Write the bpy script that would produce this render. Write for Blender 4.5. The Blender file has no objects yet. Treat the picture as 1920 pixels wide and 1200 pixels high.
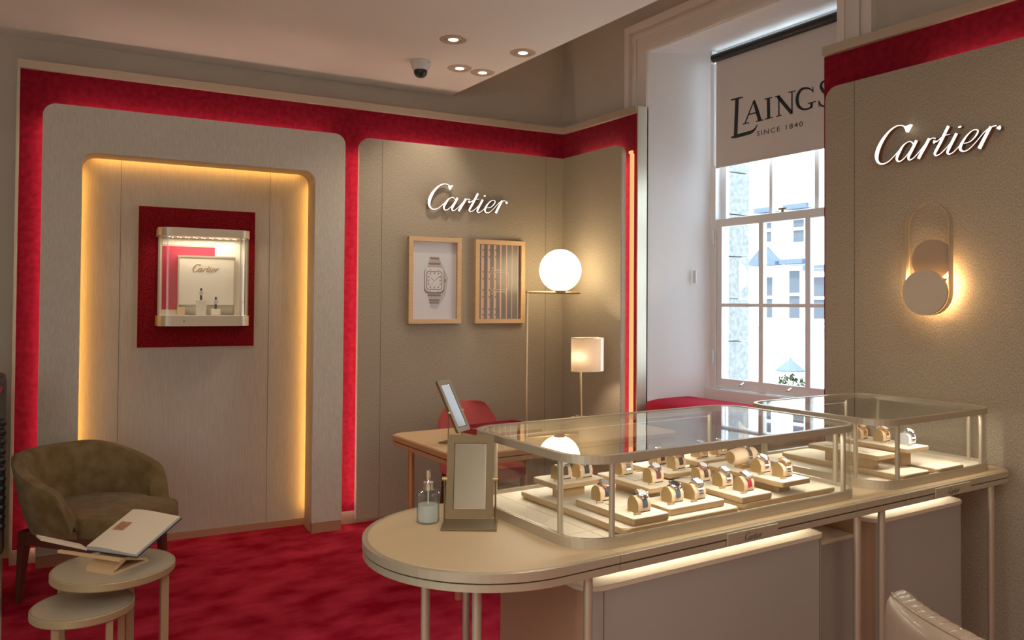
import bpy, bmesh, math, random
from mathutils import Vector, Matrix
C = bpy.context.scene.collection
SC = bpy.context.scene
PI = math.pi
random.seed(7)
# ------------------------------------------------------------------ camera
AZ = math.radians(57.38)      # heading, counter-clockwise from +X
TILT, ROLL = 0.01758, 0.00713
cam_d = bpy.data.cameras.new('camera'); cam = bpy.data.objects.new('camera', cam_d); C.objects.link(cam)
cam_d.sensor_width = 36.0; cam_d.lens = 1478.2 / 1920 * 36.0
cam_d.shift_y = -(600 - 544.6) / 1920.0
cam_d.clip_start = 0.05; cam_d.clip_end = 200
f_ = Vector((math.cos(AZ) * math.cos(TILT), math.sin(AZ) * math.cos(TILT), math.sin(TILT)))
r_ = Vector((math.sin(AZ), -math.cos(AZ), 0)); u_ = r_.cross(f_)
cr, sr = math.cos(ROLL), math.sin(ROLL)
R_ = r_ * cr + u_ * sr; U_ = -r_ * sr + u_ * cr
cam.matrix_world = Matrix(((R_.x, U_.x, -f_.x, 0), (R_.y, U_.y, -f_.y, 0), (R_.z, U_.z, -f_.z, 1.5), (0, 0, 0, 1)))
SC.camera = cam
# ------------------------------------------------------------------ colour management, world, sun, big lights
SC.view_settings.view_transform = 'Standard'; SC.view_settings.look = 'None'
SC.view_settings.gamma = 1.0; SC.view_settings.use_curve_mapping = False
SC.view_settings.exposure = 0.0
SC.cycles.max_bounces = 10; SC.cycles.transparent_max_bounces = 24; SC.cycles.glossy_bounces = 5
SC.cycles.sample_clamp_indirect = 6.0
W = bpy.data.worlds.new('world'); SC.world = W; W.use_nodes = True
bg = W.node_tree.nodes['Background']; bg.inputs[0].default_value = (0.70, 0.86, 1.0, 1); bg.inputs[1].default_value = 7.5
def light(name, kind, loc, energy, color=(1, 1, 1), size=None, size_y=None, target=None, spot=None, blend=0.5):
    d = bpy.data.lights.new(name, kind); d.energy = energy; d.color = color
    if kind == 'AREA':
        d.shape = 'RECTANGLE'; d.size = size; d.size_y = size_y or size
    elif kind == 'SUN': d.angle = math.radians(2)
    elif size: d.shadow_soft_size = size
    if kind == 'SPOT': d.spot_size = math.radians(spot or 60); d.spot_blend = blend
    o = bpy.data.objects.new(name, d); C.objects.link(o); o.location = loc
    if target is not None: o.rotation_euler = (Vector(target) - Vector(loc)).to_track_quat('-Z', 'Y').to_euler()
    return o
light('sun', 'SUN', (0, 0, 20), 10, (1, .97, .92), target=(9, 2, 0))
# added area fills standing in for the unseen shop behind the camera
light('added_overhead_fill', 'AREA', (0.2, -0.9, 3.0), 42, (1, .92, .77), 3.0, 2.6, target=(0.2, -.899, 0))
light('added_bounce_fill', 'AREA', (0.0, -0.6, 1.0), 52, (1, .94, .82), 2.0, 1.0, target=(-.3, -2.3, 2.8))  # added bounce, brightens the ceiling and what the mirrors reflect
light('added_cool_fill', 'AREA', (-2.2, .4, 1.7), 34, (.86, .97, 1), 2.4, 2.4, target=(2.2, 2.4, .9))
# ------------------------------------------------------------------ materials
def mat(name, col, rough=0.6, metal=0.0, spec=0.5, emit=None, estr=0.0, noise=None, bump=None, coat=0.0, col2=None, nscale=(1, 1, 1), ndetail=4, sheen=0.0, trans=0.0):
    m = bpy.data.materials.new(name); m.use_nodes = True
    nt = m.node_tree; b = nt.nodes['Principled BSDF']
    b.inputs['Base Color'].default_value = (*col, 1); b.inputs['Roughness'].default_value = rough
    b.inputs['Metallic'].default_value = metal; b.inputs['Specular IOR Level'].default_value = spec
    b.inputs['Coat Weight'].default_value = coat; b.inputs['Sheen Weight'].default_value = sheen
    b.inputs['Transmission Weight'].default_value = trans
    if emit: b.inputs['Emission Color'].default_value = (*emit, 1); b.inputs['Emission Strength'].default_value = estr
    if noise or bump:
        tc = nt.nodes.new('ShaderNodeTexCoord'); mp = nt.nodes.new('ShaderNodeMapping'); mp.inputs['Scale'].default_value = nscale
        nt.links.new(tc.outputs['Object'], mp.inputs[0])
        n = nt.nodes.new('ShaderNodeTexNoise'); n.inputs['Scale'].default_value = noise or bump[0]; n.inputs['Detail'].default_value = ndetail
        nt.links.new(mp.outputs[0], n.inputs['Vector'])
        if col2:
            rp = nt.nodes.new('ShaderNodeValToRGB'); rp.color_ramp.elements[0].position = .35; rp.color_ramp.elements[1].position = .65
            rp.color_ramp.elements[0].color = (*col, 1); rp.color_ramp.elements[1].color = (*col2, 1)
            nt.links.new(n.outputs['Fac'], rp.inputs[0]); nt.links.new(rp.outputs[0], b.inputs['Base Color'])
        if bump:
            n2 = nt.nodes.new('ShaderNodeTexNoise'); n2.inputs['Scale'].default_value = bump[0]; n2.inputs['Detail'].default_value = 3
            nt.links.new(mp.outputs[0], n2.inputs['Vector'])
            bp = nt.nodes.new('ShaderNodeBump'); bp.inputs['Strength'].default_value = bump[1]; bp.inputs['Distance'].default_value = .002
            nt.links.new(n2.outputs['Fac'], bp.inputs['Height']); nt.links.new(bp.outputs[0], b.inputs['Normal'])
    return m
def emat(name, col, strength):
    m = bpy.data.materials.new(name); m.use_nodes = True; nt = m.node_tree
    nt.nodes.remove(nt.nodes['Principled BSDF']); e = nt.nodes.new('ShaderNodeEmission')
    e.inputs[0].default_value = (*col, 1); e.inputs[1].default_value = strength
    nt.links.new(e.outputs[0], nt.nodes['Material Output'].inputs[0]); return m
def glass_mat(name, tint=(1, 1, 1), ior=1.5, boost=1.0):
    m = bpy.data.materials.new(name); m.use_nodes = True; nt = m.node_tree
    nt.nodes.remove(nt.nodes['Principled BSDF'])
    t = nt.nodes.new('ShaderNodeBsdfTransparent'); t.inputs[0].default_value = (*tint, 1)
    g = nt.nodes.new('ShaderNodeBsdfGlossy'); g.inputs['Roughness'].default_value = 0.0
    fr = nt.nodes.new('ShaderNodeFresnel'); ge = nt.nodes.new('ShaderNodeNewGeometry'); mr = nt.nodes.new('ShaderNodeMapRange')
    mr.inputs['To Min'].default_value = ior; mr.inputs['To Max'].default_value = 1 / ior     # same reflectance on both faces of the pane
    nt.links.new(ge.outputs['Backfacing'], mr.inputs['Value']); nt.links.new(mr.outputs[0], fr.inputs[0])
    mx = nt.nodes.new('ShaderNodeMixShader')
    nt.links.new(fr.outputs[0], mx.inputs[0]); nt.links.new(t.outputs[0], mx.inputs[1]); nt.links.new(g.outputs[0], mx.inputs[2])
    nt.links.new(mx.outputs[0], nt.nodes['Material Output'].inputs[0]); return m
M = {}
M['plaster'] = mat('plaster', (.50, .43, .35), .9, noise=3, col2=(.53, .46, .38))
M['ceiling'] = mat('ceiling_paint', (.79, .74, .66), .9)
M['white_paint'] = mat('white_paint', (.86, .87, .88), .5)
M['arch_paint'] = mat('architrave_paint', (.74, .66, .60), .5)
M['fabric_light'] = mat('light_woven_panel', (.50, .45, .375), .85, noise=60, col2=(.61, .555, .465), nscale=(6, 6, .5), bump=(60, .5))
M['fabric_niche'] = mat('niche_woven_panel', (.44, .39, .325), .85, noise=60, col2=(.51, .455, .38), nscale=(5, 5, .2), bump=(60, .4))
M['fabric_tan'] = mat('tan_woven_panel', (.29, .235, .170), .85, noise=210, col2=(.48, .41, .31), nscale=(1.3, 1.3, .6), bump=(220, 1.0))
M['red_velvet'] = mat('red_velvet_wall', (.19, .002, .012), .85, spec=.1, noise=30, col2=(.27, .006, .022), ndetail=8, sheen=.1)
M['red_board'] = mat('red_speckled_board', (.12, .002, .005), .9, spec=.1, noise=160, col2=(.27, .012, .018))
M['carpet'] = mat('red_carpet', (.26, .002, .014), .95, spec=.05, noise=4.2, col2=(.47, .028, .058), nscale=(1, 1.6, 1), ndetail=9, bump=(350, .9))
M['stone_floor'] = mat('pale_floor', (.55, .52, .42), .4)
M['champagne'] = mat('champagne_metal', (.58, .51, .39), .42, .55)
M['champ_trim'] = mat('champagne_trim', (.52, .42, .31), .5, .3)
M['skirting'] = mat('bronze_skirting', (.50, .30, .19), .45, .4)
M['leatherette'] = mat('sand_leather_top', (.66, .50, .30), .55, noise=2, col2=(.69, .53, .33), bump=(400, .15))
M['case_floor'] = mat('case_floor_fabric', (.76, .68, .53), .8)
M['cream_board'] = mat('cream_display_fabric', (.80, .74, .62), .85, bump=(500, .3), noise=300, col2=(.78, .72, .60))
M['tray_side'] = mat('champagne_tray_edge', (.55, .39, .22), .4, .4)
M['tray_top'] = mat('cream_tray_top', (.72, .65, .52), .85)
M['cabinet'] = mat('taupe_cabinet_lacquer', (.37, .345, .315), .5)
M['cab_side'] = mat('brown_cabinet_side', (.40, .24, .15), .5)
M['brass'] = mat('brushed_brass', (.52, .37, .18), .35, .8)
M['pale_brass'] = mat('pale_brass_wire', (.72, .56, .33), .35, .8)
M['bronze'] = mat('antique_bronze', (.20, .14, .068), .45, .3)
M['steel'] = mat('polished_steel', (.82, .82, .84), .15, 1)
M['rosegold'] = mat('rose_gold', (.85, .56, .42), .2, 1)
M['chrome'] = mat('chrome', (.9, .86, .84), .08, 1)
M['black'] = mat('black_plastic', (.015, .016, .018), .35)
M['dark'] = mat('dark_bronze_shadowline', (.06, .045, .03), .6)
M['logo_black'] = mat('logo_black', (.03, .03, .035), .5)
M['logo_teal'] = mat('logo_slate', (.018, .026, .03), .7)
M['mirror'] = mat('mirror_glass', (.82, .85, .84), .02, 1)
M['glass'] = glass_mat('clear_glass', (.985, .99, .985))
M['glass_top'] = glass_mat('clear_top_glass', (.98, .985, .98), 1.55)
M['win_glass'] = glass_mat('window_glass', (.97, .985, 1))
M['cushion'] = mat('cream_cushion_velvet', (.72, .54, .37), .8)
M['oak'] = mat('pale_oak', (.62, .40, .21), .5, noise=12, col2=(.68, .45, .25), nscale=(1, 1, 8))
M['walnut'] = mat('red_brown_wood', (.10, .024, .014), .45)
M['copper'] = mat('copper_toned_metal', (.62, .33, .17), .4, .5)
M['desk_top'] = mat('tan_leather_desktop', (.66, .44, .24), .6)
M['armfab'] = mat('olive_brown_mohair', (.155, .095, .036), .9, spec=.1, noise=14, col2=(.21, .145, .072), ndetail=6, sheen=.08, bump=(250, .5))
M['red_fab'] = mat('red_wool', (.50, .085, .075), .9, bump=(300, .4), noise=200, col2=(.56, .11, .10))
M['red_seat'] = mat('red_woven_seat_fabric', (.34, .014, .035), .85, spec=.1, bump=(200, .8), noise=220, col2=(.48, .03, .06))
M['red_leather'] = mat('burgundy_leather', (.30, .01, .03), .4)
M['beige_leather'] = mat('beige_leather', (.46, .35, .26), .30, coat=.35)
M['table_top'] = mat('pale_lacquer_top', (.44, .38, .28), .3)
M['table_edge'] = mat('champagne_table_edge', (.44, .33, .19), .4, .3)
M['page'] = mat('cream_page', (.74, .62, .47), .8)
M['page_edge'] = mat('grey_page_edges', (.45, .46, .44), .8)
M['navy'] = mat('navy_book_cover', (.02, .02, .05), .5)
M['picture'] = mat('sepia_print', (.35, .14, .07), .7, noise=60, col2=(.50, .25, .13))
M['soap'] = mat('soap_liquid', (.86, .88, .86), .4)
M['led_warm'] = emat('amber_led', (1, .50, .10), 20)
M['led_red'] = emat('warm_led', (1, .72, .58), 19)
M['led_bar'] = emat('amber_diffuser_bar', (1, .50, .19), 1.1)
M['led_counter'] = emat('counter_led', (1, .84, .62), 9)
M['led_case'] = emat('case_led', (1, .90, .74), 11)
M['led_small'] = emat('spot_led', (1, .85, .62), 12)
M['sign_face'] = emat('sign_face', (1, .94, .84), 1.6)
M['sign_side'] = mat('rust_sign_side', (.30, .12, .06), .5, .3)
M['globe'] = emat('opal_globe', (1, .78, .46), 8)
M['led_sconce'] = emat('sconce_led', (1, .62, .28), 110)
M['downlight'] = emat('downlight_lamp', (1, .93, .80), 2.2)
# ------------------------------------------------------------------ helpers
def thing(name, label, cat, loc=(0, 0, 0), rz=0.0, group=None):
    o = bpy.data.objects.new(name, None); C.objects.link(o); o.empty_display_size = .05
    o.location = loc; o.rotation_euler = (0, 0, rz); o['label'] = label; o['category'] = cat
    if group: o['group'] = group
    return o
def tag(o, label, cat, group=None, kind=None):
    o['label'] = label; o['category'] = cat
    if group: o['group'] = group
    if kind: o['kind'] = kind
    return o
def obj(name, bm, m, parent=None, loc=(0, 0, 0), rz=0.0, smooth=False, kind=None, label=None):
    bmesh.ops.recalc_face_normals(bm, faces=bm.faces)
    me = bpy.data.meshes.new(name); bm.to_mesh(me); bm.free()
    for x in (m if isinstance(m, (list, tuple)) else [m]): me.materials.append(x)
    if smooth:
        for p in me.polygons: p.use_smooth = True
        try: me.set_sharp_from_angle(angle=math.radians(40))
        except Exception: pass
    o = bpy.data.objects.new(name, me); C.objects.link(o); o.location = loc; o.rotation_euler = (0, 0, rz)
    if parent: o.parent = parent
    if kind: o['kind'] = kind
    if label: o['label'] = label
    return o
def B(): return bmesh.new()
def box(bm, x0, x1, y0, y1, z0, z1, bev=0.0, mi=0):
    vs = [bm.verts.new(p) for p in ((x0, y0, z0), (x1, y0, z0), (x1, y1, z0), (x0, y1, z0), (x0, y0, z1), (x1, y0, z1), (x1, y1, z1), (x0, y1, z1))]
    fs = [bm.faces.new([vs[i] for i in q]) for q in ((3, 2, 1, 0), (4, 5, 6, 7), (0, 1, 5, 4), (1, 2, 6, 5), (2, 3, 7, 6), (3, 0, 4, 7))]
    for f in fs: f.material_index = mi
    if bev:
        r = bmesh.ops.bevel(bm, geom=list({e for f in fs for e in f.edges}), offset=bev, segments=2, affect='EDGES', profile=.5)
        for f in r['faces']: f.material_index = mi
    return bm
def prism(bm, pts, a0, a1, axis='z', mi=0, bev=0.0):
    """closed outline pts (2D) extruded; axis z: pts=(x,y); axis y: pts=(x,z); axis x: pts=(y,z)"""
    def P(p, a): return (p[0], p[1], a) if axis == 'z' else ((p[0], a, p[1]) if axis == 'y' else (a, p[0], p[1]))
    lo = [bm.verts.new(P(p, a0)) for p in pts]; hi = [bm.verts.new(P(p, a1)) for p in pts]
    n = len(pts); fs = []
    f0 = bm.faces.new(lo); f1 = bm.faces.new(hi)
    for i in range(n): fs.append(bm.faces.new((lo[i], lo[(i + 1) % n], hi[(i + 1) % n], hi[i])))
    for f in fs + [f0, f1]: f.material_index = mi
    if bev: bmesh.ops.bevel(bm, geom=list(set(f1.edges) | set(f0.edges)), offset=bev, segments=2, affect='EDGES', profile=.5)
    return bm
def arc(cx, cy, r, a0, a1, n=8):
    return [(cx + r * math.cos(math.radians(a0 + (a1 - a0) * i / n)), cy + r * math.sin(math.radians(a0 + (a1 - a0) * i / n))) for i in range(n + 1)]
def rrect(x0, x1, y0, y1, r, n=8):
    if not isinstance(r, (list, tuple)): r = [r] * 4   # order: x1y1, x0y1, x0y0, x1y0
    o = []
    for (cx, cy, a, rr) in ((x1, y1, 0, r[0]), (x0, y1, 90, r[1]), (x0, y0, 180, r[2]), (x1, y0, 270, r[3])):
        sx = -1 if cx == x1 else 1; sy = -1 if cy == y1 else 1
        if rr <= 0: o.append((cx, cy))
        else: o += arc(cx + sx * rr, cy + sy * rr, rr, a, a + 90, n)
    return o
def ring(bm, outer, inner, a0, a1, axis='z', mi=0):
    def P(p, a): return (p[0], p[1], a) if axis == 'z' else ((p[0], a, p[1]) if axis == 'y' else (a, p[0], p[1]))
    n = len(outer); V = [[bm.verts.new(P(p, a)) for p in L] for L in (outer, inner) for a in (a0, a1)]
    o0, o1, i0, i1 = V
    for k in range(n):
        j = (k + 1) % n
        for q in ((o0[k], o0[j], o1[j], o1[k]), (i0[j], i0[k], i1[k], i1[j]), (o1[k], o1[j], i1[j], i1[k]), (o0[j], o0[k], i0[k], i0[j])):
            f = bm.faces.new(q); f.material_index = mi
    return bm
def lathe(bm, prof, cx=0, cy=0, seg=32, mi=0, z0=0):
    """prof: list of (r, z)"""
    rings = []
    for r, z in prof:
        if r < 1e-6: rings.append([bm.verts.new((cx, cy, z0 + z))])
        else: rings.append([bm.verts.new((cx + r * math.cos(2 * PI * k / seg), cy + r * math.sin(2 * PI * k / seg), z0 + z)) for k in range(seg)])
    for a, b in zip(rings[:-1], rings[1:]):
        for k in range(seg):
            j = (k + 1) % seg
            q = [a[k % len(a)], a[j % len(a)], b[j % len(b)], b[k % len(b)]]
            u = []
            for v in q:
                if v not in u: u.append(v)
            if len(u) >= 3:
                f = bm.faces.new(u); f.material_index = mi
    return bm
def cyl(bm, p0, p1, r0, r1=None, seg=16, mi=0, caps=True):
    r1 = r0 if r1 is None else r1
    p0, p1 = Vector(p0), Vector(p1); d = (p1 - p0).normalized()
    a = d.cross(Vector((0, 0, 1)) if abs(d.z) < .95 else Vector((1, 0, 0))).normalized(); b = d.cross(a)
    A = [bm.verts.new(p0 + (a * math.cos(2 * PI * k / seg) + b * math.sin(2 * PI * k / seg)) * r0) for k in range(seg)]
    Bv = [bm.verts.new(p1 + (a * math.cos(2 * PI * k / seg) + b * math.sin(2 * PI * k / seg)) * r1) for k in range(seg)]
    fs = [bm.faces.new((A[k], A[(k + 1) % seg], Bv[(k + 1) % seg], Bv[k])) for k in range(seg)]
    if caps: fs += [bm.faces.new(A), bm.faces.new(Bv)]
    for f in fs: f.material_index = mi
    return bm
def quadbox(bm, o, a, b, c, mi=0):
    """parallelepiped from corner o with edge vectors a, b, c"""
    o, a, b, c = Vector(o), Vector(a), Vector(b), Vector(c)
    vs = [bm.verts.new(p) for p in (o, o + a, o + a + b, o + b, o + c, o + a + c, o + a + b + c, o + b + c)]
    for q in ((3, 2, 1, 0), (4, 5, 6, 7), (0, 1, 5, 4), (1, 2, 6, 5), (2, 3, 7, 6), (3, 0, 4, 7)):
        f = bm.faces.new([vs[i] for i in q]); f.material_index = mi
    return bm
def spline(pts, k=4):
    o = []
    n = len(pts)
    for i in range(n - 1):
        p0, p1, p2, p3 = pts[max(i - 1, 0)], pts[i], pts[i + 1], pts[min(i + 2, n - 1)]
        for s in range(k):
            t = s / k
            o.append(tuple(.5 * ((2 * b) + (c - a) * t + (2 * a - 5 * b + 4 * c - d) * t * t + (-a + 3 * b - 3 * c + d) * t ** 3) for a, b, c, d in zip(p0, p1, p2, p3)))
    o.append(tuple(pts[-1])); return o
def ribbon(bm, pts, y0, y1, k=4, face_mi=0, side_mi=1):
    """pts: (x, z, width) centre line; solid ribbon standing between y0 (front) and y1"""
    q = spline(pts, k) if len(pts) > 2 else pts
    L, Rr = [], []
    for i, p in enumerate(q):
        a = q[max(i - 1, 0)]; b = q[min(i + 1, len(q) - 1)]
        dx, dz = b[0] - a[0], b[1] - a[1]; l = math.hypot(dx, dz) or 1
        nx, nz = -dz / l, dx / l; w = p[2] / 2
        L.append((p[0] + nx * w, p[1] + nz * w)); Rr.append((p[0] - nx * w, p[1] - nz * w))
    def col(S, y): return [bm.verts.new((s[0], y, s[1])) for s in S]
    l0, r0, l1, r1 = col(L, y0), col(Rr, y0), col(L, y1), col(Rr, y1)
    n = len(q)
    for i in range(n - 1):
        f = bm.faces.new((l0[i], l0[i + 1], r0[i + 1], r0[i])); f.material_index = face_mi
        if y1 != y0:
            for quad in ((l0[i], l1[i], l1[i + 1], l0[i + 1]), (r0[i], r0[i + 1], r1[i + 1], r1[i]), (l1[i], r1[i], r1[i + 1], l1[i + 1])):
                f = bm.faces.new(quad); f.material_index = side_mi
    for i in (0, n - 1):
        f = bm.faces.new((l0[i], r0[i], r1[i], l1[i])); f.material_index = side_mi
    return bm
def no_recalc(name, bm, m, parent=None, **kw):
    return obj(name, bm, m, parent, **kw)
def children(o): return [c for c in bpy.data.objects if c.parent == o]
def dup(root, loc, rz, label=None, group=None):
    r = root.copy(); C.objects.link(r); r.location = loc; r.rotation_euler = (0, 0, rz)
    if label: r['label'] = label
    if group: r['group'] = group
    for ch in children(root):
        c = ch.copy(); C.objects.link(c); c.parent = r
    return r
WA = math.radians(-5.13)                       # heading of the back wall
def Apt(a, off, z=0): return (a * math.cos(WA) - off * math.sin(WA), a * math.sin(WA) + off * math.cos(WA), z)
RB = -PI / 2                                   # things on the window wall: local x runs towards the camera (-Y), local y into the wall (+X)
LOGO=[
 [(-0.212,0.138,0.005),(-0.226,0.134,0.007),(-0.240,0.134,0.009),(-0.256,0.141,0.009),(-0.275,0.151,0.008),(-0.310,0.154,0.009),(-0.344,0.144,0.012),(-0.380,0.123,0.016),(-0.415,0.091,0.023),(-0.451,0.047,0.030),(-0.478,0.001,0.035),(-0.496,-0.047,0.036),(-0.500,-0.087,0.032),(-0.491,-0.123,0.022),(-0.462,-0.148,0.013),(-0.430,-0.150,0.010),(-0.394,-0.139,0.008),(-0.359,-0.114,0.007),(-0.324,-0.084,0.007),(-0.289,-0.052,0.007),(-0.262,-0.025,0.007),(-0.234,-0.005,0.007),(-0.207,0.002,0.007),(-0.184,-0.007,0.009),(-0.170,-0.027,0.011)],
 [(-0.234,-0.005,0.007),(-0.262,-0.025,0.015),(-0.289,-0.063,0.023),(-0.310,-0.100,0.025),(-0.317,-0.129,0.020),(-0.300,-0.151,0.012),(-0.272,-0.145,0.008),(-0.241,-0.122,0.007),(-0.207,-0.086,0.007),(-0.180,-0.045,0.007)],
 [(-0.144,0.002,0.026),(-0.170,-0.047,0.025),(-0.197,-0.094,0.024),(-0.214,-0.128,0.022),(-0.208,-0.150,0.013),(-0.181,-0.147,0.008),(-0.147,-0.122,0.007),(-0.111,-0.086,0.007),(-0.075,-0.046,0.007),(-0.036,-0.015,0.007),(-0.010,-0.003,0.007),(0.016,-0.011,0.009)],
 [(-0.036,0.000,0.024),(-0.068,-0.054,0.026),(-0.101,-0.106,0.026),(-0.129,-0.153,0.026)],
 [(0.012,-0.027,0.025),(0.008,-0.037,0.029),(0.012,-0.045,0.022)],
 [(0.019,-0.041,0.008),(0.044,-0.025,0.007),(0.073,-0.002,0.007)],
 [(0.120,0.072,0.024),(0.091,0.020,0.024),(0.060,-0.040,0.024),(0.028,-0.095,0.023),(0.009,-0.130,0.021),(0.018,-0.150,0.011),(0.047,-0.144,0.007),(0.079,-0.122,0.007),(0.110,-0.093,0.006),(0.135,-0.066,0.006)],
 [(0.079,0.003,0.006),(0.104,0.003,0.006),(0.132,0.004,0.004)],
 [(0.184,0.002,0.023),(0.153,-0.053,0.024),(0.122,-0.111,0.023),(0.111,-0.138,0.019),(0.122,-0.154,0.011),(0.150,-0.149,0.007),(0.177,-0.129,0.006),(0.202,-0.105,0.006)],
 [(0.207,0.055,0.018),(0.208,0.048,0.028),(0.208,0.041,0.018)],
 [(0.238,-0.089,0.005),(0.280,-0.085,0.006),(0.312,-0.065,0.009),(0.339,-0.033,0.013),(0.348,-0.008,0.011),(0.330,0.004,0.007),(0.301,-0.001,0.007),(0.265,-0.029,0.012),(0.235,-0.067,0.019),(0.215,-0.104,0.023),(0.213,-0.131,0.020),(0.232,-0.150,0.011),(0.259,-0.149,0.007),(0.289,-0.133,0.006),(0.324,-0.101,0.006),(0.356,-0.067,0.006),(0.391,-0.029,0.006),(0.426,-0.004,0.006)],
 [(0.443,0.008,0.021),(0.414,-0.041,0.025),(0.385,-0.093,0.027),(0.356,-0.149,0.029)],
 [(0.414,-0.017,0.007),(0.437,-0.002,0.007),(0.465,0.007,0.008),(0.485,0.007,0.009)],
 [(0.496,-0.001,0.025),(0.500,-0.013,0.034),(0.496,-0.024,0.025)],
]
LOGO_TRI= [(-0.199, 0.147), (-0.237, 0.088), (-0.242, 0.108), (-0.255, 0.132), (-0.24, 0.137)]
LAINGS=[
 [(-3.6731,2.8904,0.0095),(-3.6207,2.8887,0.0125),(-3.5692,2.8870,0.0077)],
 [(-3.6207,2.8863,0.0313),(-3.6265,2.7642,0.0312),(-3.6323,2.6432,0.0311)],
 [(-3.6723,2.6359,0.0079),(-3.6323,2.6360,0.0218),(-3.5716,2.6384,0.0244),(-3.5047,2.6417,0.0224),(-3.4711,2.6555,0.0148),(-3.4494,2.6829,0.0044)],
 [(-3.4773,2.8447,0.0075),(-3.5153,2.7776,0.0105),(-3.5523,2.7094,0.0106)],
 [(-3.4802,2.8454,0.0179),(-3.4539,2.7745,0.0266),(-3.4293,2.7023,0.0263)],
 [(-3.5242,2.7618,0.0091),(-3.4539,2.7617,0.0089)],
 [(-3.5718,2.7072,0.0077),(-3.5181,2.7076,0.0075)],
 [(-3.4625,2.7040,0.0074),(-3.4022,2.7039,0.0072)],
 [(-3.3628,2.8339,0.0244),(-3.3598,2.7072,0.0243)],
 [(-3.3939,2.8349,0.0073),(-3.3321,2.8341,0.0071)],
 [(-3.3908,2.7052,0.0072),(-3.3263,2.7052,0.0071)],
 [(-3.2811,2.8320,0.0098),(-3.2795,2.7050,0.0097)],
 [(-3.2879,2.8301,0.0224),(-3.2309,2.7604,0.0233),(-3.1829,2.7025,0.0216)],
 [(-3.1817,2.8369,0.0095),(-3.1815,2.6989,0.0108)],
 [(-3.3113,2.8319,0.0071),(-3.2743,2.8317,0.0070)],
 [(-3.2987,2.7043,0.0070),(-3.2578,2.7052,0.0069)],
 [(-3.2082,2.8373,0.0068),(-3.1541,2.8363,0.0067)],
 [(-3.0298,2.8050,0.0064),(-3.0462,2.8207,0.0090),(-3.0741,2.8346,0.0118),(-3.1099,2.8351,0.0172),(-3.1358,2.8112,0.0226),(-3.1436,2.7742,0.0240),(-3.1318,2.7353,0.0199),(-3.0995,2.7099,0.0131),(-3.0676,2.7055,0.0117),(-3.0386,2.7115,0.0128)],
 [(-3.0398,2.7389,0.0180),(-3.0398,2.7074,0.0180)],
 [(-3.0664,2.7380,0.0065),(-3.0086,2.7387,0.0064)],
 [(-3.0311,2.8346,0.0051),(-3.0286,2.7982,0.0077)],
 [(-2.8989,2.8137,0.0049),(-2.9060,2.8324,0.0086),(-2.9350,2.8466,0.0112),(-2.9642,2.8439,0.0151),(-2.9740,2.8225,0.0176),(-2.9581,2.7910,0.0200),(-2.9253,2.7592,0.0210),(-2.9084,2.7269,0.0184),(-2.9229,2.7023,0.0136),(-2.9520,2.6978,0.0112),(-2.9764,2.7115,0.0100),(-2.9863,2.7350,0.0063)],
 [(-2.8989,2.8413,0.0049),(-2.8965,2.8089,0.0061)],
 [(-2.9888,2.7399,0.0063),(-2.9863,2.7006,0.0050)],
]
# ------------------------------------------------------------------ the setting
def struct(name, bm, m, **kw): return obj(name, bm, m, kind='structure', **kw)
struct('floor', box(B(), -2.6, 3.9, -2.6, 5.9, -.06, -.012), M['stone_floor'])
struct('floor_carpet', box(B(), 0.0, 3.76, -2.6, 5.5, -.012, 0.0), M['carpet'])
# ceiling: lower raft, upper void above the window side
b = B(); p1 = Apt(2.76, 5.47)
prism(b, [(-2.6, -2.6), (2.77, -2.6), (2.77, p1[1] - .001), (-2.6, Apt(-3.15, 5.47)[1])], 3.055, 3.75, bev=0)
struct('ceiling', b, M['ceiling'])
struct('ceiling_upper', box(B(), 2.77, 4.3, -2.6, 5.9, 3.75, 3.85), M['ceiling'])
b = B(); box(b, -3.6, 4.4, 5.45, 5.6, -.06, 3.85)
struct('wall_back', b, M['plaster'], rz=WA)
struct('wall_left', box(B(), -2.75, -2.6, -2.75, 6, -.06, 3.85), M['plaster'])
struct('wall_front', box(B(), -2.75, 4.3, -2.75, -2.6, -.06, 3.85), M['plaster'])
# window wall with its splayed opening
b = B()
prism(b, [(3.76, 4.112), (3.76, 5.9), (4.27, 5.9), (4.27, 3.95), (4.16, 3.90)], -.06, 3.85)
prism(b, [(3.76, 2.613), (4.16, 2.72), (4.27, 2.72), (4.27, -2.75), (3.76, -2.75)], -.06, 3.85)
prism(b, [(3.76, 2.613), (3.76, 4.112), (4.16, 3.90), (4.27, 3.95), (4.27, 2.72), (4.16, 2.72)], 3.277, 3.85)
prism(b, [(3.76, 2.613), (3.76, 4.112), (4.16, 3.90), (4.27, 3.95), (4.27, 2.72), (4.16, 2.72)], -.06, .765)
struct('wall_window', b, M['plaster'])
b = B()
prism(b, [(3.752, 4.112), (3.760, 4.115), (4.165, 3.888), (4.16, 3.880)], .765, 3.277)
prism(b, [(3.752, 2.613), (4.16, 2.745), (4.165, 2.735), (3.76, 2.608)], .765, 3.277)
prism(b, [(3.752, 2.613), (3.752, 4.112), (4.16, 3.885), (4.16, 2.74)], 3.270, 3.277)
struct('trim_1', b, M['white_paint'])
# moulded architrave round the opening
b = B(); y1, y0, zt = 4.112, 2.613, 3.277
for (o, i, d) in ((.215, .0, .018), (.213, .165, .045), (.135, .105, .030), (.045, .002, .028)):
    prism(b, [(y0 - o, 0), (y0 - i, 0), (y0 - i, zt + i), (y1 + i, zt + i), (y1 + i, 0), (y1 + o, 0), (y1 + o, zt + o), (y0 - o, zt + o)], 3.76 - d, 3.7615, 'x')
struct('trim_2', b, M['arch_paint'])
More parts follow.
